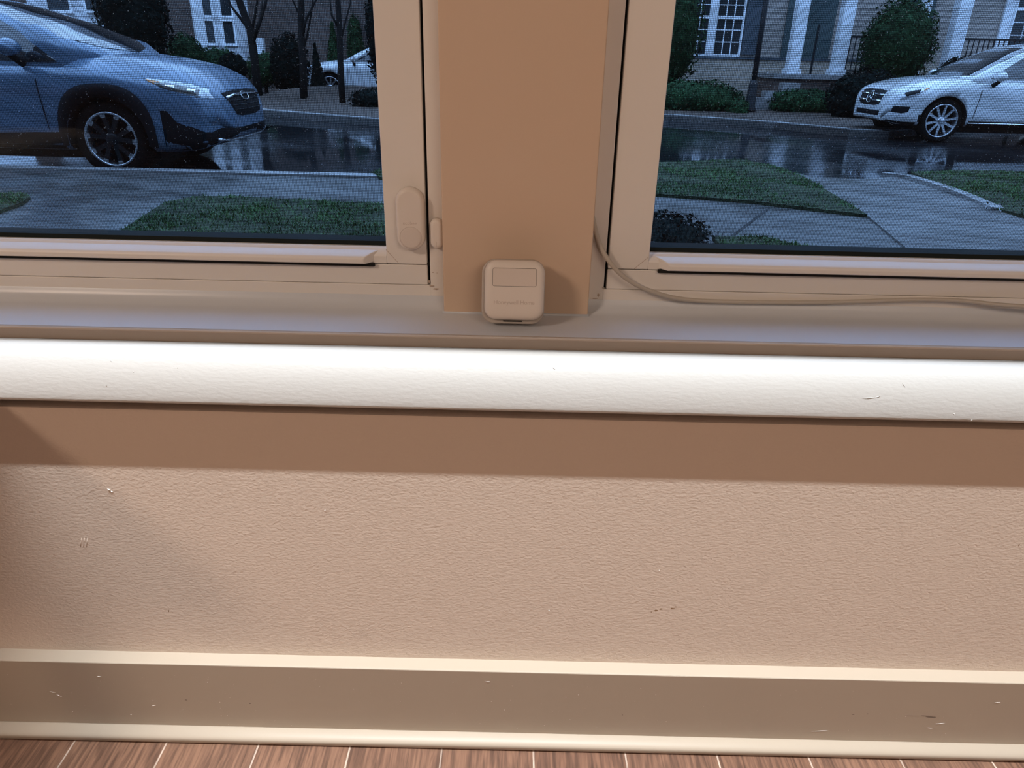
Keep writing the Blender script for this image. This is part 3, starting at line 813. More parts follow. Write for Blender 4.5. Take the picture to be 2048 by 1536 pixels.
# ------------------------------------------------------------------ cars
M['bluecar'] = mat('ice_blue_metallic_paint', (0.085, 0.135, 0.20), 0.28, metal=0.2, spec=0.5, coat=0.35)
M['whitecar'] = mat('white_car_paint', (0.50, 0.51, 0.52), 0.2, spec=0.5, coat=0.8)
M['carglass'] = mat('dark_car_glass', (0.012, 0.015, 0.018), 0.04, spec=0.8, coat=0.6)
M['cladding'] = mat('black_plastic_cladding', (0.006, 0.006, 0.007), 0.7, spec=0.08)
M['tyre'] = mat('tyre_rubber', (0.005, 0.005, 0.005), 0.9, spec=0.05)
M['alloy'] = mat('silver_alloy', (0.50, 0.51, 0.53), 0.28, metal=0.85)
M['darkalloy'] = mat('dark_alloy', (0.008, 0.008, 0.009), 0.5, spec=0.2)
M['chrome'] = mat('chrome_trim', (0.75, 0.76, 0.78), 0.12, metal=1.0)
M['lamp'] = mat('clear_headlamp', (0.42, 0.44, 0.47), 0.1, metal=0.5, coat=1.0)
M['lampgrey'] = mat('smoked_headlamp', (0.14, 0.13, 0.12), 0.3, metal=0.3, coat=0.5)
M['amber'] = mat('amber_lens', (0.55, 0.22, 0.06), 0.2)

def interp(t, x):
    if x <= t[0][0]: return t[0][1]
    for (a, b), (c, d) in zip(t, t[1:]):
        if x <= c:
            u = (x-a)/(c-a); u = u*u*(3-2*u)*0.35 + u*0.65
            return b+(d-b)*u
    return t[-1][1]

def make_car(name, P):
    """built with the nose towards +X, origin below the front axle on the centre line"""
    root = empty(name)
    s0, s1 = P['s_rear'], P['s_front']
    N = 46; st = [s1 + (s0-s1)*((i/(N-1))**1.25) for i in range(N)]
    st[0] = s1
    rows = []
    for s in st:
        hw = interp(P['hw'], s); zc = interp(P['zc'], s); zs = interp(P['zs'], s); zb = interp(P['zb'], s)
        zs = min(zs, zc-.005)
        zm = min(zs-.12, interp(P['zm'], s)) if 'zm' in P else zs-.16
        sec = [(0, zc), (hw*.35, zc-.004), (hw*.62, zc-(zc-zs)*.18), (hw*.80, zc-(zc-zs)*.45), (hw*.90, zs), (hw*.955, zs-.035), (hw*.985, zs-.10), (hw, zs-.20), (hw*.995, max(zb+.22, .45)), (hw*1.0, zb+.16), (hw*.99, zb+.05), (hw*.93, zb), (hw*.5, zb), (0, zb)]
        zz = [z for _, z in sec]
        for i in range(1, len(zz)): zz[i] = min(zz[i], zz[i-1]-.0005) if i < 12 else zb
        sec = [(y, z) for (y, _), z in zip(sec, zz)]
        full = [(y, z) for y, z in sec] + [(-y, z) for y, z in sec[-2:0:-1]]
        rows.append([(s, y, z) for y, z in full])
    mb = MB(); K = len(rows[0]); vs_ = [p for r in rows for p in r]; fs = []
    for i in range(N-1):
        for k in range(K):
            k2 = (k+1) % K
            fs.append((i*K+k, i*K+k2, (i+1)*K+k2, (i+1)*K+k))
    mb.add(vs_, fs, 0, True)
    for base, rev in ((0, True), ((N-1)*K, False)):
        ids = [base+k for k in range(K)]
        mb.f.append(ids[::-1] if rev else ids); mb.mi.append(0); mb.sm.append(False)
    body = mb.build('body', [P['paint'], M['cladding']])
    weld(body)
    # wheel wells
    R_ = P['R']; hwm = P['hw_mid']
    for ax in (0.0, -P['wb']):
        for sd in (1, -1):
            c = MB().lathe([(0.0001, -.02), (R_+.035, -.02), (R_+.035, .30), (0.0001, .30)], Matrix.Translation((ax, sd*(hwm+.01), P['R'])) @ Matrix.Rotation(pi/2 if sd > 0 else -pi/2, 4, 'X'), 40, close=False).build('cut', M['cladding'])
            weld(c)
            bmod = body.modifiers.new('b', 'BOOLEAN'); bmod.object = c; bmod.operation = 'DIFFERENCE'; bmod.solver = 'EXACT'
            bpy.context.view_layer.update()
            dg = bpy.context.evaluated_depsgraph_get()
            me = bpy.data.meshes.new_from_object(body.evaluated_get(dg))
            body.modifiers.clear(); body.data = me
            bpy.data.objects.remove(c)
    me = body.data
    if len(me.materials) < 2: me.materials.append(M['cladding'])
    for p in me.polygons:
        cn = p.center
        inw = any(sqrt((cn.x-ax)**2+(cn.z-R_)**2) < R_+.045 and abs(cn.y) < hwm-.015 and abs(p.normal.y) > .0 for ax in (0.0, -P['wb'])) and abs(cn.y) > hwm-.32
        if inw and not (cn.z > R_*2+.06): p.material_index = 1
        if p.normal.z < -.8: p.material_index = 1
    body.parent = root
    bv = BVHTree.FromPolygons([v.co[:] for v in me.vertices], [p.vertices[:] for p in me.polygons])
    def hit_side(s, z, sd, off):
        h = bv.ray_cast(Vector((s, sd*2.0, z)), Vector((0, -sd, 0)))
        if h[0] is None: return Vector((s, sd*hwm, z))
        return h[0] + (h[1] if h[1].y*sd > 0 else -h[1])*off
    def hit_front(y, z, off):
        h = bv.ray_cast(Vector((s1+1.0, y, z)), Vector((-1, 0, 0)))
        if h[0] is None: return Vector((s1, y, z))
        return h[0] + (h[1] if h[1].x > 0 else -h[1])*off
    def patch(nm, mt, top, bot, fn, nu=14, nv=5, par=None, off=.006):
        nu = max(nu, 4)
        def lp(pl, u):
            t_ = u*(len(pl)-1); i = min(int(t_), len(pl)-2); f = t_-i
            return (pl[i][0]*(1-f)+pl[i+1][0]*f, pl[i][1]*(1-f)+pl[i+1][1]*f)
        mb = MB(); vs_ = []; 
        for i in range(nu+1):
            a = lp(top, i/nu); b = lp(bot, i/nu)
            for j in range(nv+1):
                v = j/nv
                e = off*(1 if 0 < i < nu and 0 < j < nv else .35)
                vs_.append(fn(a[0]*(1-v)+b[0]*v, a[1]*(1-v)+b[1]*v, e))
        mb.add(vs_, [(i*(nv+1)+j, (i+1)*(nv+1)+j, (i+1)*(nv+1)+j+1, i*(nv+1)+j+1) for i in range(nu) for j in range(nv)], 0, True)
        return mb.build(nm, mt, par or root)
    # greenhouse: pillars and roof in body paint, glass panes slightly proud
    G = P['gh']; zbelt = G['belt']; rz = G['roof']; hb, hr = G['hb'], G['hr']
    def fp(u):   # point on the windscreen side edge (A pillar), u 0..1
        return Vector((G['a0'][0]*(1-u)+G['a1'][0]*u, 0, G['a0'][1]*(1-u)+G['a1'][1]*u))
    for _ in (0,):
        nS = 12
        mb = MB(); vs_ = []; nv = 10
        rowsG = []
        for i in range(nS+1):
            u = i/nS
            zt = rz - .05*(2*abs(u-.42))**2.5
            for j in range(-nv, nv+1):
                pass
        # closed shell: cross sections from cowl to tail
        secs = []
        ss = [G['cowl'], G['a0'][0], G['a0'][0]*.6+G['a1'][0]*.4, G['a0'][0]*.25+G['a1'][0]*.75, G['a1'][0], G['a1'][0]-.5, G['a1'][0]-1.1, G['tail1'], G['tail0']]
        def top(s):
            return interp(sorted(G['profile']), s)
        for s in ss:
            zt = top(s)
            f = max(0.0, min(1.0, (zt-zbelt)/(rz-zbelt)))
            f2 = f
            hbl = hb*(1-.42*max(0.0, (s-G['a0'][0])/(G['cowl']-G['a0'][0])))
            wt = hbl*(1-f2)+hr*f2
            if s >= G['a0'][0]: wt = hbl
            z1 = zbelt + (zt-zbelt)*(.86 if f > .3 else .5)
            sec = [(-hbl, zbelt-.06), (-hbl, zbelt), (-(hbl*.55+wt*.45), zbelt+(z1-zbelt)*.5), (-wt, z1), (-wt*.72, zt-.012), (-wt*.35, zt), (0, zt+.003), (wt*.35, zt), (wt*.72, zt-.012), (wt, z1), (hbl*.55+wt*.45, zbelt+(z1-zbelt)*.5), (hbl, zbelt), (hbl, zbelt-.06)]
            secs.append([(s, y, z) for y, z in sec])
        K2 = len(secs[0]); vs_ = [p for r in secs for p in r]
        fs = [(i*K2+k, (i+1)*K2+k, (i+1)*K2+k+1, i*K2+k+1) for i in range(len(secs)-1) for k in range(K2-1)]
        mb = MB().add(vs_, fs, 0, True)
        cab_ = mb.build('cabin', P['paint'], root); weld(cab_)
    bvc = BVHTree.FromPolygons([v.co[:] for v in cab_.data.vertices], [p.vertices[:] for p in cab_.data.polygons])
    def hit_cab(s, z, sd, off):
        h = bvc.ray_cast(Vector((s, sd*2.0, z)), Vector((0, -sd, 0)))
        if h[0] is None: return Vector((s, sd*hb, z))
        return h[0] + (h[1] if h[1].y*sd > 0 else -h[1])*off
    def hit_top(s, y, off):
        h = bvc.ray_cast(Vector((s, y, 3.0)), Vector((0, 0, -1)))
        if h[0] is None: return Vector((s, y, zbelt))
        return h[0] + (h[1] if h[1].z > 0 else -h[1])*off
    for sd in (1, -1):
        for tp, bt in G['windows']:
            patch('side_window', M['carglass'], tp, bt, lambda a, b, e, sd=sd: hit_cab(a, b, sd, e), 10, 5)
    wsx = [G['cowl']-.04, G['a1'][0]+.06]
    patch('windscreen', M['carglass'], [(G['a0'][0]-.03, -hb*.84), (G['a0'][0]*.4+wsx[0]*.6, -hb*.5), (wsx[0], 0), (G['a0'][0]*.4+wsx[0]*.6, hb*.5), (G['a0'][0]-.03, hb*.84)], [(wsx[1], -hr*.92), (wsx[1], 0), (wsx[1], hr*.92)], lambda a, b, e: hit_top(a, b, e), 12, 10, off=.008)
    for pch in P['patches']:
        nm, mt, kind, tp, bt = pch[:5]
        sides = (1, -1)
        if kind == 'front':
            patch(nm, mt, tp, bt, hit_front, 18, 6)
        elif kind == 'frontmir':
            for sd in sides: patch(nm, mt, [(sd*a, b) for a, b in tp], [(sd*a, b) for a, b in bt], hit_front, 10, 5)
        else:
            for sd in sides: patch(nm, mt, tp, bt, lambda a, b, e, sd=sd: hit_side(a, b, sd, e), 12, 5, off=pch[5] if len(pch) > 5 else .006)
    # arch cladding
    if P.get('arch'):
        for ax in (0.0, -P['wb']):
            for sd in (1, -1):
                mb = MB(); vs_ = []; n_ = 28
                for i in range(n_+1):
                    a = radians(-8 + 196*i/n_)
                    ri = R_+.030
                    ro_x, ro_z = P['arch']
                    sq = 1.0/(abs(cos(a))**2.6+abs(sin(a))**2.6)**(1/2.6)
                    for r_, e in ((ri, .010), (ri, .016), ((ri+ro_x*sq)/2, .018), (ro_x*sq, .014), (ro_x*sq, .001)):
                        s_ = ax + r_*cos(a); z_ = R_ + r_*sin(a)*(ro_z/ro_x if r_ > ri else 1)
                        y_ = hit_side(s_, z_, sd, 0).y if r_ > ri+.02 else sd*hwm
                        if abs(y_) < hwm-.06: y_ = sd*(hwm-.02)
                        vs_.append((s_, y_+sd*e, z_))
                mb.add(vs_, [(i*5+j, (i+1)*5+j, (i+1)*5+j+1, i*5+j+1) for i in range(n_) for j in range(4)], 0, True)
                mb.build('wheel_arch_trim', M['cladding'], root)
    # wheels
    for ax in (0.0, -P['wb']):
        for sd in (1, -1):
            w = empty('wheel', (ax, sd*(hwm-.035), R_)); 
            T = Matrix.Rotation(-pi/2*sd, 4, 'X')
            rr = P['rim']
            ty = MB().lathe([(rr, -.20), (R_-.03, -.20), (R_, -.175), (R_, -.03), (R_-.025, .005), (rr+.035, .012), (rr, -.002)], T, 44).build('tyre', M['tyre'])
            ty.name = 'wheel'; ty.location = (ax, sd*(hwm-.035), R_); ty.parent = root
            bpy.data.objects.remove(w)
            MB().lathe([(rr+.002, -.004), (rr+.003, .006), (rr-.010, .009), (rr-.018, -.002), (rr-.022, -.12)], T, 44).build('rim', P['rimmat'], ty)
            MB().lathe([(0, -.10), (rr-.02, -.10)], T, 24).build('brake_backing', M['cladding'], ty)
            mb = MB(); mb2 = MB()
            ns = P['spokes']
            for k in range(ns):
                a = 2*pi*k/ns + .2
                for da in P['spoke_split']:
                    a1, a2 = a+da*.35, a+da
                    p0 = Vector((cos(a1)*.05, sin(a1)*.05, -.01)); p1 = Vector((cos(a2)*(rr-.012), sin(a2)*(rr-.012), -.004))
                    d = (p1-p0); L = d.length; d.normalize(); nn = Vector((-d.y, d.x, 0))
                    w0, w1 = .018, P['spoke_w']
                    q = [p0-nn*w0, p0+nn*w0, p1+nn*w1, p1-nn*w1]
                    v8 = [T @ (x) for x in q] + [T @ (x+Vector((0, 0, -.025))) for x in q]
                    mb.add(v8, [(0, 1, 2, 3), (7, 6, 5, 4), (0, 4, 5, 1), (1, 5, 6, 2), (2, 6, 7, 3), (3, 7, 4, 0)])
                    pm = p0.lerp(p1, .80)
                    q = [pm-nn*(w1*.9), pm+nn*(w1*.9), p1+nn*w1*1.3, p1-nn*w1*1.3]
                    v8 = [T @ (x+Vector((0, 0, .003))) for x in q]
                    mb.add(v8, [(0, 1, 2, 3)], 1)
            mb.lathe([(0, .0), (.035, 0), (.06, -.012), (.062, -.03)], T, 24)
            mb.build('spokes', [P['spokemat'], P['rimmat']], ty)
    MB().box(s0+.5, s1-.65, -hwm+.22, hwm-.22, .15, .30).build('underbody', M['cladding'], root)
    # door mirrors
    for sd in (1, -1):
        mx_, mz = P['mirror']
        c = MB(); 
        bm = bmesh.new(); bmesh.ops.create_icosphere(bm, subdivisions=3, radius=1.0)
        for v in bm.verts:
            x, y, z = v.co
            if x < -.35: x = -.35 - (x+.35)*.1
            v.co = Vector((x*.085+mx_, sd*(hwm+.085)+y*.125, mz+z*(.082 if z > 0 else .06)))
        me_ = bpy.data.meshes.new('mirror'); bm.to_mesh(me_); bm.free(); me_.materials.append(P['paint'])
        for p in me_.polygons: p.use_smooth = True
        mo = bpy.data.objects.new('door_mirror', me_); COL.objects.link(mo); mo.parent = root
        MB().tube([(mx_+.01, sd*(hwm-.05), mz-.12), (mx_, sd*(hwm+.02), mz-.085), (mx_, sd*(hwm+.08), mz-.05)], [.035, .028, .03], 10).build('mirror_stem', M['cladding'], mo)
    return root, hit_front, hit_side, patch

blueP = dict(
    paint=M['bluecar'], s_front=.99, s_rear=-3.55, wb=2.67, R=.34, rim=.238, rimmat=M['alloy'], spokemat=M['darkalloy'], spokes=5, spoke_split=(-.30, .30), spoke_w=.022,
    hw_mid=.90,
    hw=[(-3.55, .62), (-3.35, .84), (-2.7, .90), (0, .90), (.45, .89), (.70, .84), (.84, .76), (.93, .62), (.97, .50), (.99, .42)],
    zc=[(-3.55, .80), (-3.3, .98), (-.2, 1.05), (0, 1.065), (.3, 1.03), (.55, .985), (.74, .915), (.86, .82), (.93, .74), (.97, .66), (.99, .60)],
    zs=[(-3.55, .75), (-3.3, .95), (-.4, .955), (0, .95), (.3, .90), (.55, .85), (.74, .80), (.86, .74), (.93, .67), (.97, .60), (.99, .55)],
    zb=[(-3.55, .45), (-3.2, .24), (.5, .24), (.75, .25), (.9, .30), (.97, .36), (.99, .42)],
    gh=dict(belt=.965, roof=1.58, hb=.83, hr=.60, cowl=.02, a0=(-.33, .985), a1=(-1.28, 1.50), tail1=-2.75, tail0=-3.35,
            profile=[(-3.35, 1.02), (-2.75, 1.50), (-2.2, 1.57), (-1.7, 1.585), (-1.28, 1.50), (-.82, 1.375), (-.46, 1.245), (-.33, 1.19), (-.24, 1.155), (.02, 1.045)],
            windows=[([(-.36, .990), (-.72, 1.235), (-1.05, 1.395), (-1.35, 1.45)], [(-.36, .982), (-.72, .982), (-1.05, .982), (-1.42, .982)]),
                     ([(-1.50, 1.45), (-2.0, 1.45), (-2.45, 1.38)], [(-1.50, .985), (-2.0, .985), (-2.5, .99)])]),
    mirror=(-.66, 1.085), arch=(.435, .475),
    patches=[
        ('headlamp', M['lamp'], 'side', [(.40, .865), (.58, .845), (.74, .82), (.86, .775)], [(.42, .845), (.58, .775), (.74, .735), (.87, .70)]),
        ('lamp_bezel', M['lampgrey'], 'side', [(.46, .835), (.60, .825), (.72, .80), (.82, .775)], [(.52, .795), (.60, .77), (.72, .745), (.82, .725)], .011),
        ('lamp_lens', M['chrome'], 'side', [(.56, .815), (.60, .812), (.64, .805)], [(.56, .785), (.60, .778), (.64, .775)], .015),
        ('lamp_lens', M['chrome'], 'side', [(.73, .785), (.76, .78), (.79, .772)], [(.73, .755), (.76, .75), (.79, .742)], .015),
        ('headlamp_inner', M['lamp'], 'frontmir', [(.76, .79), (.62, .765)], [(.76, .71), (.60, .69)]),
        ('marker', M['amber'], 'side', [(.40, .858), (.52, .845)], [(.42, .842), (.53, .80)]),
        ('grille', M['cladding'], 'front', [(-.46, .735), (-.2, .75), (.2, .75), (.46, .735)], [(-.34, .545), (-.2, .52), (.2, .52), (.34, .545)]),
        ('lower_bumper', M['cladding'], 'side', [(.50, .60), (.56, .60), (.62, .50), (.74, .46), (.86, .40), (.93, .44)], [(.50, .30), (.58, .255), (.66, .255), (.76, .26), (.88, .30), (.95, .33)]),
        ('lower_intake', M['cladding'], 'front', [(-.60, .44), (-.3, .42), (0, .42), (.3, .42), (.60, .44)], [(-.60, .30), (-.3, .37), (0, .37), (.3, .37), (.60, .30)]),
        ('door_seam', M['cladding'], 'side', [(-.560, .93), (-.552, .93)], [(-.530, .42), (-.522, .42)]),
        ('sill_cladding', M['cladding'], 'side', [(-.42, .40), (-1.2, .38), (-2.25, .40)], [(-.42, .25), (-1.2, .25), (-2.25, .25)]),
    ])
car, hf, hs, pt = make_car('parked_car', blueP)
car.location = (-3.73, 7.65, Z(GR)); 
tag(car, 'light blue crossover car with black wheel arch cladding parked outside the left window', 'car')
mb = MB().tube([hf(-.43, .69, .012), hf(-.25, .705, .012), hf(0, .71, .012), hf(.25, .705, .012), hf(.43, .69, .012)], .012, 8).build('grille_bar', M['chrome'], car)
mb = MB().tube([hf(-.1*cos(a)*.9, .69+.035*sin(a), .016) for a in [2*pi*k/20 for k in range(21)]], .006, 6).build('grille_badge', M['chrome'], car)
mb = MB().tube([hf(-.66, .345, .02), hf(-.4, .325, .02), hf(0, .32, .02), hf(.4, .325, .02), hf(.66, .345, .02)], .012, 8).build('bumper_lip', M['alloy'], car)
for zz_ in (.66, .62, .58): MB().tube([hf(-.37, zz_, .010), hf(0, zz_, .010), hf(.37, zz_, .010)], .004, 5).build('grille_slat', M['darkalloy'], car)

wP = dict(
    paint=M['whitecar'], s_front=.80, s_rear=-3.45, wb=2.62, R=.325, rim=.245, rimmat=M['alloy'], spokemat=M['alloy'], spokes=10, spoke_split=(0,), spoke_w=.016,
    hw_mid=.87,
    hw=[(-3.45, .60), (-3.25, .80), (-2.6, .87), (0, .87), (.35, .86), (.58, .80), (.70, .72), (.76, .62), (.80, .50)],
    zc=[(-3.45, .80), (-3.2, .95), (-.85, .955), (-.5, .96), (-.12, .955), (.2, .92), (.45, .865), (.62, .81), (.70, .77), (.76, .70), (.80, .58)],
    zs=[(-3.45, .75), (-3.2, .90), (-.85, .90), (-.12, .87), (.2, .83), (.45, .78), (.62, .73), (.70, .69), (.76, .62), (.80, .52)],
    zb=[(-3.45, .40), (-3.1, .25), (.4, .25), (.65, .26), (.76, .29), (.80, .33)],
    gh=dict(belt=.905, roof=1.48, hb=.80, hr=.58, cowl=-.22, a0=(-.42, .93), a1=(-1.25, 1.41), tail1=-2.85, tail0=-3.3,
            profile=[(-3.3, .98), (-2.85, 1.38), (-2.2, 1.48), (-1.65, 1.48), (-1.25, 1.41), (-.97, 1.29), (-.70, 1.15), (-.42, .995), (-.22, .945)],
            windows=[([(-.62, .955), (-.85, 1.09), (-1.12, 1.25), (-1.40, 1.35)], [(-.58, .93), (-.85, .93), (-1.12, .93), (-1.45, .93)]),
                     ([(-1.55, 1.36), (-2.1, 1.37), (-2.6, 1.28)], [(-1.55, .93), (-2.1, .93), (-2.75, .945)])]),
    mirror=(-.66, .965), arch=None,
    patches=[
        ('headlamp', M['lamp'], 'side', [(.30, .80), (.45, .775), (.60, .735), (.70, .70)], [(.32, .785), (.45, .69), (.60, .62), (.71, .60)]),
        ('lamp_bezel', M['darkalloy'], 'side', [(.40, .77), (.50, .75), (.62, .715)], [(.43, .72), (.50, .69), (.61, .655)], .011),
        ('marker', M['amber'], 'side', [(.28, .80), (.38, .785)], [(.30, .785), (.38, .745)]),
        ('grille', M['darkalloy'], 'front', [(-.40, .725), (-.2, .74), (.2, .74), (.40, .725)], [(-.36, .53), (-.2, .50), (.2, .50), (.36, .53)]),
        ('fog_intake', M['cladding'], 'side', [(.52, .52), (.62, .52), (.72, .52)], [(.54, .44), (.62, .42), (.74, .43)]),
        ('lower_intake', M['cladding'], 'front', [(-.42, .43), (0, .43), (.42, .43)], [(-.40, .36), (0, .36), (.40, .36)]),
        ('lower_lip', M['cladding'], 'side', [(.40, .30), (.60, .30), (.76, .32)], [(.40, .252), (.60, .262), (.76, .292)]),
        ('door_seam', M['cladding'], 'side', [(-.500, .87), (-.492, .87)], [(-.455, .36), (-.447, .36)]),
        ('sill_cladding', M['cladding'], 'side', [(-.40, .33), (-1.2, .33), (-2.2, .33)], [(-.40, .252), (-1.2, .252), (-2.2, .252)]),
    ])
wc, hf, hs, pt = make_car('parked_car', wP)
for zz_ in (.665, .575):
    for q_ in (-1, 1): MB().tube([hf(q_*.38, zz_, .012), hf(q_*.12, zz_, .014)], .012, 6).build('grille_bar', M['chrome'], wc)
mb = MB().tube([hf(.085*cos(a), .62+.085*sin(a), .020) for a in [2*pi*k/24 for k in range(25)]], .008, 6)
for k in range(3):
    a = pi/2 + 2*pi*k/3
    mb.tube([hf(0, .62, .022), hf(.08*cos(a), .62+.08*sin(a), .022)], [.010, .003], 6)
mb.build('grille_badge', M['chrome'], wc)
MB().tube([hs(-.40, .30, -1, .01), hs(-1.2, .30, -1, .01), hs(-2.2, .30, -1, .01)], .010, 6).build('sill_strip', M['chrome'], wc)
MB().tube([hs(-.40, .30, 1, .01), hs(-1.2, .30, 1, .01), hs(-2.2, .30, 1, .01)], .010, 6).build('sill_strip', M['chrome'], wc)
tag(wc, 'white crossover car parked across the wet road, seen through the right window', 'car')
far_car = copy_tree(wc)
wc.location = (6.60, 12.60, Z(GR)); wc.rotation_euler = (0, 0, pi)
fc = at(614, 175, 20.2)
far_car.location = (fc.x+.80, 20.3, Z(GN-.16)); far_car.rotation_euler = (0, 0, pi)
far_car['label'] = 'distant white car parked behind the mulch bed and tree trunks, through the left window'

# ------------------------------------------------------------------ houses across the road
def kpx(Y): return F_PX/(0.906*Y+0.45)         # pixels per metre on plane Y
def rect_px(x0, y0, x1, y1, Y):
    """upright rectangle whose lower edge is seen at y1 and upper edge at y0; x taken at the lower edge"""
    a, b = at(x0, y1, Y), at(x1, y1, Y); xm = (x0+x1)/2
    zt = at(xm, y0, Y).z; zb_ = at(xm, y1, Y).z
    return a.x, b.x, zb_, zt
def bxm(x0, x1, y0, y1, z0, z1): return MB().box(x0, x1, y0, y1, z0, z1)

def house_window(parent, x0, x1, z0, z1, Y, cols, rows, sash=2):
    """white frame with its muntins, one dark pane per unit"""
    fo = MB(); t = .055
    fo.box(x0-t, x1+t, Y-.07, Y+.02, z0-t*1.3, z0); fo.box(x0-t, x1+t, Y-.07, Y+.02, z1, z1+t)
    fo.box(x0-t, x0, Y-.06, Y+.02, z0, z1); fo.box(x1, x1+t, Y-.06, Y+.02, z0, z1)
    zm = (z0+z1)/2
    if sash == 2: fo.box(x0, x1, Y-.06, Y, zm-.035, zm+.035)
    for i in range(1, cols): 
        x = x0+(x1-x0)*i/cols; fo.box(x-.011, x+.011, Y-.045, Y, z0, z1)
    nr = rows
    for i in range(1, nr):
        z = z0+(z1-z0)*i/nr; fo.box(x0, x1, Y-.044, Y, z-.011, z+.011)
    f = fo.build('window', M['white'], parent)
    MB().box(x0, x1, Y-.03, Y-.02, z0, z1).build('pane', M['pane'], f)
    return f

# right-hand house
YH = 20.0
H = empty('townhouse', (8.5, YH, Z(-1.0)))
tag(H, 'tan sided townhouse with white porch columns behind the hedges, through the right window', 'house')
loc = H.location.copy()
def part(nm, mb, mt, par=None):
    mb.v = [tuple(Vector(v)-loc) for v in mb.v]
    return mb.build(nm, mt, par or H)
def hwindow(x0, x1, z0, z1, Y, cols, rows, sash=2):
    f = house_window(H, x0, x1, z0, z1, Y, cols, rows, sash)
    for ob in [f]+[c for c in COL.objects if c.parent == f]:
        for v in ob.data.vertices: v.co -= loc
    return f
zfound = at(1440, 118, YH).z
part('wall', bxm(2.6, 16.5, YH, YH+6, zfound, Z(5.2)), M['siding'])
part('foundation', bxm(2.55, 16.55, YH-.10, YH+6, Z(-1.1), zfound), M['tanbrick'])
part('foundation_cap', bxm(2.5, 9.0, YH-.13, YH+.02, zfound, zfound+.06), M['shutter'])
rf = MB().add([(2.0, YH-.8, Z(5.1)), (17, YH-.8, Z(5.1)), (17, YH+3, Z(7.6)), (2.0, YH+3, Z(7.6)), (17, YH+6.6, Z(5.1)), (2.0, YH+6.6, Z(5.1))], [(0, 1, 2, 3), (3, 2, 4, 5), (0, 3, 5), (1, 4, 2), (0, 5, 4, 1)])
part('roof', rf, M['roofing'])
# paired window
xa, xb, z0, z1 = rect_px(1405, 38, 1475, 106, YH-.05)
p1 = at(1425, 108, YH); p2 = at(1474, 108, YH)
zlo = p1.z; ztop = zlo + 2*(at(1480, 36, YH).z-zlo)
wv_ = p2.x-p1.x
hwindow(p1.x, p2.x, zlo, ztop, YH-.02, 3, 6)
hwindow(p1.x-.22-wv_, p1.x-.22, zlo, ztop, YH-.02, 3, 6)
part('window_mullion', bxm(p1.x-.20, p1.x-.02, YH-.10, YH, zlo-.07, ztop+.07), M['white'])
xa = at(1480, 110, YH).x; xb = at(1503, 110, YH).x
part('shutter', bxm(xa, xb+.08, YH-.06, YH, zlo, ztop), M['shutter'])
part('shutter', bxm(p1.x-.22-wv_-.6, p1.x-.22-wv_-.07, YH-.06, YH, zlo, ztop), M['shutter'])
# porch: floor, door, columns, railing
zp = at(1582, 148, YH-1.2).z
def col_(xpx, ypx, w, Y, nm='porch_column'):
    p = at(xpx, ypx, Y); 
    mb = MB().box(p.x-w/2, p.x+w/2, Y-w/2, Y+w/2, zp, Z(3.2)).box(p.x-w/2-.04, p.x+w/2+.04, Y-w/2-.04, Y+w/2+.04, zp, zp+.12)
    part(nm, mb, M['white']); return p.x
c1 = col_(1583, 140, .27, YH-1.2); c2 = col_(1672, 143, .27, YH-1.2)
c3 = col_(1818, 148, .22, YH-1.2); c4 = col_(1896, 133, .30, YH-1.2)
part('porch_floor', bxm(c1-.5, c4+2.2, YH-1.5, YH, zp-.10, zp), M['kerb'])
part('porch_base', bxm(c1-.45, c4+2.1, YH-1.42, YH-.1, Z(-1.1), zp-.10), M['brick'])
part('front_door', bxm(c1+.06, c2+.20, YH-.06, YH+.02, zp, Z(2.4)), M['housedoor'])
part('front_door', bxm(c3+.18, c4-.05, YH-.06, YH+.02, zp, Z(2.4)), M['housedoor'])
part('porch_post', bxm(at(1622, 140, YH-.9).x-.02, at(1622, 140, YH-.9).x+.02, YH-.92, YH-.88, zp, zp+1.1), M['pole'])
for a_, b_ in ((c2+.15, c3-.15), (c4+.17, c4+1.9)):
    mb = MB().box(a_, b_, YH-1.22, YH-1.18, zp+.82, zp+.87).box(a_, b_, YH-1.22, YH-1.18, zp+.08, zp+.12)
    nb = int((b_-a_)/.12)
    for k in range(nb): mb.box(a_+.05+k*.12, a_+.07+k*.12, YH-1.21, YH-1.19, zp+.1, zp+.84)
    part('porch_railing', mb, M['pole'])
q1 = at(2006, 96, YH-.02); ztop2 = q1.z + 1.75
hwindow(q1.x+.05, q1.x+.95, q1.z, ztop2, YH-.02, 3, 6)
part('window_trim', bxm(q1.x-.24, q1.x-.01, YH-.07, YH, q1.z-.1, ztop2+.1), M['white'])
hwindow(q1.x+1.2, q1.x+2.1, q1.z, ztop2, YH-.02, 3, 6)
# stepping slabs up to the porch
for i, (x, y) in enumerate([(1527, 196), (1545, 182), (1580, 166)]):
    p = at(x, y, YH-2.6+.32*i)
    o = bxm(p.x-.20, p.x+.20, p.y-.14, p.y+.14, p.z-.30, p.z).build('garden_step', M['kerb'])
    tag(o, ['lowest pale stone step between the hedges beside the black lamp post', 'middle pale stone step leading up to the white porch columns', 'topmost pale stone step just below the porch'][i], 'step', 'steps up to the porch')

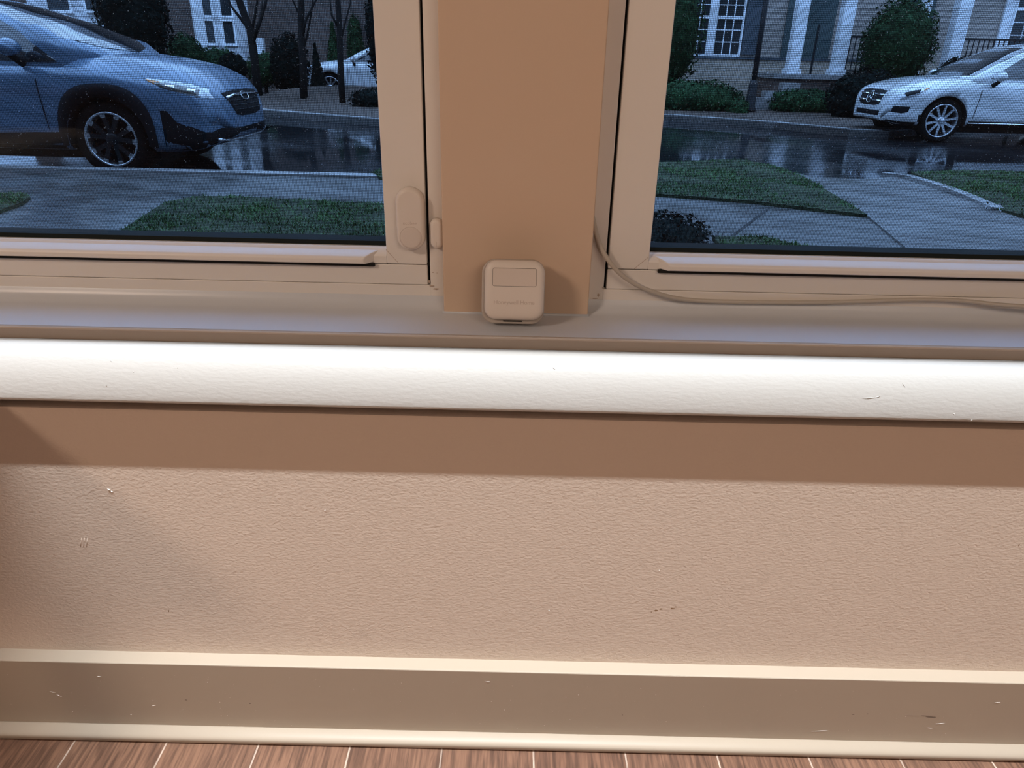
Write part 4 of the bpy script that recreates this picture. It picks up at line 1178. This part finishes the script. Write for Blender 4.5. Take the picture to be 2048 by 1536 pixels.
# left-hand house
YL = 22.0
H = empty('townhouse', (-6.5, YL, Z(-1.0)))
tag(H, 'brown brick townhouse with a white bay window behind the trees, through the left window', 'house')
loc = H.location.copy()
part('wall', bxm(-14.5, -4.3, YL, YL+6, Z(-1.1), Z(5.2)), M['brick'])
part('side_wall', bxm(-4.3, 1.0, YL+.6, YL+6, Z(-1.1), Z(5.2)), M['siding'])
rf = MB().add([(-15, YL-.8, Z(5.1)), (1.4, YL-.8, Z(5.1)), (1.4, YL+3, Z(7.6)), (-15, YL+3, Z(7.6)), (1.4, YL+6.6, Z(5.1)), (-15, YL+6.6, Z(5.1))], [(0, 1, 2, 3), (3, 2, 4, 5), (0, 3, 5), (1, 4, 2), (0, 5, 4, 1)])
part('roof', rf, M['roofing'])
# bay with siding below the windows
YB = YL-.75
a, b = at(398, 112, YB), at(480, 112, YB)
zs_, zt_ = at(440, 92, YB).z, Z(2.6)
bay = MB().prism([(a.x-.35, YL+.02), (a.x, YB), (b.x, YB), (b.x+.12, YL+.02)], a.z-.12, zs_)
part('bay_panel', bay, M['whitesiding'])
bay = MB().prism([(a.x-.35, YL+.02), (a.x, YB+.02), (b.x, YB+.02), (b.x+.12, YL+.02)], zs_, zt_)
part('bay_wall', bay, M['white'])
x0, x1 = at(417, 86, YB).x, at(433, 86, YB).x
zz0, zz1 = at(425, 86, YB).z, at(425, 42, YB).z
for (q0, q1_) in ((417, 433), (452, 472)):
    x0, x1 = at(q0, 86, YB).x, at(q1_, 86, YB).x
    hwindow(x0, x1, zz0, zz1, YB, 1, 1, 1)
    hwindow(x0, x1, zz1+.14, zz1+.85, YB, 1, 1, 1)
# second bay at the far left, seen above the blue car
a, b = at(62, 40, YB), at(214, 40, YB)
part('bay_wall', bxm(a.x, b.x, YB, YL+.02, Z(.35), zt_), M['whitesiding'])
for (q0, q1_) in ((100, 143), (176, 204)):
    x0, x1 = at(q0, 20, YB).x, at(q1_, 20, YB).x
    hwindow(x0, x1, at(q0, 20, YB).z, at(q0, 20, YB).z+1.5, YB-.02, 1, 2, 2)
# narrow white posts and a shaded window on the sided part
for (q, y0, y1) in ((536, 30, 72), (578, 28, 73)):
    p = at(q, y1, YL+.5); hh_ = at(q, y0, YL+.5).z-p.z
    part('white_post', bxm(p.x, p.x+.13, YL+.45, YL+.6, p.z, p.z+hh_), M['white'])
p = at(516, 112, YL-.5)
part('porch_post', bxm(p.x, p.x+.20, YL-.6, YL-.4, p.z-.3, at(516, 76, YL-.5).z), M['white'])
a, b = at(612, 58, YL+.55), at(668, 58, YL+.55)
hwindow(a.x, b.x, a.z, a.z+.62, YL+.57, 2, 2, 1)
hwindow(a.x-1.3, a.x-.7, a.z+1.0, a.z+2.0, YL+.57, 2, 2, 1)
part('white_post', bxm(at(716, 150, YL).x, at(716, 150, YL).x+.34, YL+.2, YL+.5, Z(-1.1), at(722, 104, YL).z), M['white'])

# ------------------------------------------------------------------ lamp post
p0, p1 = at(1500, 243, 16.3), at(1527, 0, 16.3)
pp = (p0.x+p1.x)/2
root = empty('lamp_post', (pp, 16.3, Z(GN)))
tag(root, 'slim black lamp post standing between two hedges in front of the tan house', 'lamp post')
z0 = Z(GN-.01)
MB().tube([(0, 0, 0), (0, 0, 3.4)], [.055, .05], 14).build('pole', M['pole'], root)
MB().lathe([(0, 0), (.13, 0), (.13, .05), (.10, .12), (.085, .55), (.06, .62), (0, .62)], Matrix.Identity(4), 18).build('pole_base', M['pole'], root)
MB().lathe([(0, 3.4), (.06, 3.4), (.12, 3.62), (.13, 3.9), (.05, 4.0), (0, 4.1)], Matrix.Identity(4), 12).build('lantern', M['pole'], root)

# ------------------------------------------------------------------ plants
def leafball(mb, c, rx, ry, rz_, n, size, seed, flat=0.0, shape='ball'):
    rnd = random.Random(seed)
    for i in range(n):
        u, v = rnd.uniform(0, 2*pi), rnd.uniform(-1, 1)
        rr = rnd.uniform(.78, 1.03)
        if shape == 'cone':
            h = rnd.random()**1.4; rad = (1-h)*rr + .03
            d = Vector((cos(u)*rad, sin(u)*rad, h*2-1)); nrm = Vector((cos(u), sin(u), .5))
        else:
            q = sqrt(1-v*v); d = Vector((q*cos(u), q*sin(u), v)); nrm = d.copy()
            if shape == 'hedge': 
                m_ = max(abs(d.x), abs(d.y), abs(d.z)); d = d*(.55+.45/m_*.8)
            d *= rr
        f = 1+.16*noise.noise(Vector((d.x*2.6+seed, d.y*2.6, d.z*2.6)))
        p = Vector(c)+Vector((d.x*rx, d.y*ry, d.z*rz_))*f
        nrm = (nrm+Vector((rnd.gauss(0, .5), rnd.gauss(0, .5), rnd.gauss(0, .5)))).normalized()
        t = nrm.orthogonal().normalized(); t = Matrix.Rotation(rnd.uniform(0, 6.3), 3, nrm) @ t; b = nrm.cross(t)
        s_ = size*rnd.uniform(.6, 1.3)
        mb.add([p-t*s_, p+b*s_*.5, p+t*s_, p-b*s_*.5], [(0, 1, 2, 3)])
def plant(nm, label, cat, x0, y0, x1, y1, Y, mt, shape='ball', n=2200, size=.045, depth=None, group=None, stem=True, seed=0, ground=True):
    """foliage filling the outline x0..x1, y0..y1 of the photograph on plane Y"""
    k = kpx(Y); cx, cy = (x0+x1)/2, (y0+y1)/2
    c = at(cx, cy, Y); rx = (x1-x0)/2/k; rzz = (y1-y0)/2/k*1.02; ry = depth or rx
    root = empty(nm, (c.x, Y, Z(GN)))
    tag(root, label, cat, group)
    L = c-Vector(root.location)
    mb = MB()
    bm = bmesh.new(); bmesh.ops.create_icosphere(bm, subdivisions=3, radius=1)
    vs_ = []
    for v in bm.verts:
        d = v.co.copy()
        if shape == 'cone':
            h = (d.z+1)/2; r_ = (1-h)*.9; m_ = sqrt(d.x**2+d.y**2) or 1; d = Vector((d.x/m_*r_, d.y/m_*r_, d.z))
        else: d *= .84*(1+.12*noise.noise(d*2.2+Vector((seed, 0, 0))))
        vs_.append(L+Vector((d.x*rx, d.y*ry, d.z*rzz)))
    mb.add(vs_, [[v.index for v in f.verts] for f in bm.faces], 0, True); bm.free()
    leafball(mb, L, rx, ry, rzz, n, size, seed, shape=shape)
    mb.build('foliage', mt, root)
    zb_ = L.z-rzz
    if zb_ > -.05 or stem:
        MB().tube([(L.x, L.y, 0), (L.x+.02, L.y, max(.1, L.z))], [.05, .03], 7).build('stem', M['bark'], root)
    return root
plant('round_shrub', 'big round clipped green shrub left of the white car across the road', 'shrub', 1728, 8, 1862, 175, 17.6, M['leafmid'], n=5200, size=.045, seed=1)
plant('evergreen_shrub', 'low spreading dark shrub in front of the big round shrub', 'shrub', 1655, 145, 1800, 246, 15.6, M['leafdark'], n=3400, size=.05, seed=2, depth=.55)
plant('hedge', 'green hedge right of the black lamp post, below the porch', 'hedge', 1538, 180, 1692, 236, 16.9, M['leaf'], 'hedge', n=4200, size=.04, seed=3, depth=.45)
plant('hedge', 'wide mounded green hedge left of the black lamp post', 'hedge', 1290, 164, 1483, 232, 16.8, M['leaf'], 'ball', n=4600, size=.04, seed=4, depth=.7)
plant('ground_shrub', 'small bright green clump at the foot of the black lamp post', 'shrub', 1455, 196, 1497, 246, 16.1, M['leaf'], n=900, size=.035, seed=5)
plant('evergreen_shrub', 'tall dark green evergreen at the left edge of the right window', 'shrub', 1268, -60, 1402, 176, 18.0, M['leafmid'], n=4200, size=.05, seed=6)
plant('evergreen_shrub', 'dark low shrub behind the hood of the white car', 'shrub', 1868, 118, 1975, 200, 16.6, M['leafdark'], n=2600, size=.045, seed=7, depth=.6)
plant('hedge', 'low dark hedge behind the right end of the white car', 'hedge', 1990, 100, 2110, 190, 17.4, M['leafdark'], 'hedge', n=2000, size=.045, seed=8, depth=.6)
plant('groundcover', 'dark leafy ground cover mound in the lower left corner of the right window', 'ground cover', 1215, 432, 1450, 590, 4.55, M['leafdark'], n=5200, size=.016, seed=9, depth=.5, stem=False)
plant('conifer_tree', 'broad dark evergreen tree directly behind the hood of the blue car', 'tree', 200, -90, 330, 135, 17.6, M['leafdark'], n=5200, size=.055, seed=11)
plant('boxwood', 'green shrub between the dark evergreen and the white bay window', 'shrub', 335, 72, 410, 150, 19.1, M['leafmid'], n=2000, size=.04, seed=12, depth=.35)
plant('boxwood', 'green shrub under the white bay window', 'shrub', 395, 98, 480, 155, 20.0, M['leaf'], n=2000, size=.04, seed=13, depth=.4)
plant('boxwood', 'small dark shrub in front of the one under the white bay window', 'shrub', 440, 108, 492, 160, 18.9, M['leafdark'], n=1500, size=.04, seed=14, depth=.3)
plant('boxwood', 'green shrub right of the forked bare tree', 'shrub', 496, 108, 560, 170, 19.4, M['leaf'], n=1800, size=.04, seed=15, depth=.4)
plant('holly_bush', 'tall dark round bush left of the middle tree trunk', 'shrub', 541, 76, 616, 186, 18.7, M['leafdark'], n=3400, size=.045, seed=16, depth=.4)
plant('conifer_tree', 'dark pointed evergreen just right of the middle tree trunk', 'tree', 618, 92, 648, 168, 18.6, M['leafdark'], 'cone', n=1500, size=.04, seed=17)
plant('conifer_tree', 'dark green conical evergreen behind the thin right tree trunk', 'tree', 645, 55, 692, 168, 21.9, M['leafmid'], 'cone', n=2200, size=.05, seed=18, depth=.4)
plant('conifer_tree', 'dark green evergreen between the thin trunk and the window frame', 'tree', 697, 40, 728, 168, 21.9, M['leafmid'], n=2200, size=.05, seed=19, depth=.4)
plant('evergreen_shrub', 'dark shrub half hidden by the frame at the right of the left window', 'shrub', 700, 178, 800, 222, 15.6, M['leafdark'], n=1500, size=.04, seed=20, depth=.5)
plant('evergreen_shrub', 'tall dark evergreen against the frame at the right of the left window', 'shrub', 733, -40, 800, 170, 17.8, M['leafdark'], n=2600, size=.05, seed=21, depth=.5)
plant('groundcover', 'green ground cover strip beside the distant white car', 'ground cover', 600, 148, 645, 178, 21.9, M['leaf'], n=900, size=.04, seed=22, depth=.3, stem=False)

def tree(label, pts, Y, r0, seed, forks, group='bare trees across the road'):
    base = at(pts[0][0], pts[0][1], Y)
    root = empty('bare_tree', (base.x, Y, Z(GN))); tag(root, label, 'tree', group)
    rnd = random.Random(seed)
    P_ = [Vector((0, 0, -.02))]+[at(x, y, Y)-Vector(root.location) for x, y in pts[1:]]
    end = P_[-1]; P_ += [end+Vector((rnd.uniform(-.1, .1), 0, .9)), end+Vector((rnd.uniform(-.2, .2), 0, 2.0))]
    MB().tube(P_, [r0*(1-.5*i/len(P_)) for i in range(len(P_))], 10).build('trunk', M['bark'], root)
    for (x0, y0), (x1, y1), r in forks:
        a, b = at(x0, y0, Y)-Vector(root.location), at(x1, y1, Y)-Vector(root.location)
        mid = a.lerp(b, .5)+Vector((rnd.uniform(-.05, .05), rnd.uniform(-.1, .1), 0))
        e = b+(b-a)*.5+Vector((0, rnd.uniform(-.2, .2), .25))
        MB().tube([a, mid, b, e], [r, r*.8, r*.6, r*.3], 7).build('branch', M['bark'], root)
    mb = MB()
    for i in range(46):
        k = rnd.uniform(.45, 1); h = P_[1].lerp(P_[-1], k); a_ = rnd.uniform(0, 6.3); L = rnd.uniform(.3, .9)
        d = Vector((cos(a_)*L, sin(a_)*L*.6, L*rnd.uniform(.3, 1.0)))
        mb.tube([h, h+d*.5+Vector((0, 0, -.03)), h+d], [.014, .009, .004], 4)
    t_ = mb.build('twigs', M['bark'], root); t_['kind'] = 'stuff'
    return root
tree('forked bare tree with knotty branches right of the white bay window', [(512, 152), (508, 110), (500, 60), (478, 0)], 17.6, .10, 1, [((505, 85), (531, 8), .05), ((500, 62), (462, 12), .04), ((508, 95), (520, 40), .04), ((502, 70), (515, 0), .035)])
tree('thick dark tree trunk beside the tall dark round bush', [(607, 190), (606, 120), (602, 60), (603, 0)], 17.3, .085, 2, [((604, 80), (632, 0), .035), ((603, 50), (585, 0), .03), ((604, 110), (622, 30), .03)])
tree('thin dark tree trunk crossing in front of the distant white car', [(684, 190), (681, 130), (679, 60), (676, 0)], 16.3, .07, 3, [((680, 90), (700, 10), .025), ((679, 60), (660, 0), .025)])

# two small white plant markers in the grass
for i, (x, y, h) in enumerate([(1972, 418, .05), (1998, 424, .06)]):
    p = gp(x, y, GN+.01)
    mb = MB().box(-.004, .004, -.003, .003, 0, h)
    mb.box(-.020 if i == 1 else -.004, .006 if i == 1 else .004, -.003, .003, h-.010, h)
    mb.box(-.002, .012, -.003, .003, -.0, .012)
    o = mb.build('plant_marker', M['white']); o.location = p
    tag(o, ['left one of two tiny white markers at the edge of the right-hand grass', 'right hooked one of two tiny white markers at the edge of the right-hand grass'][i], 'marker', 'white markers in the grass')
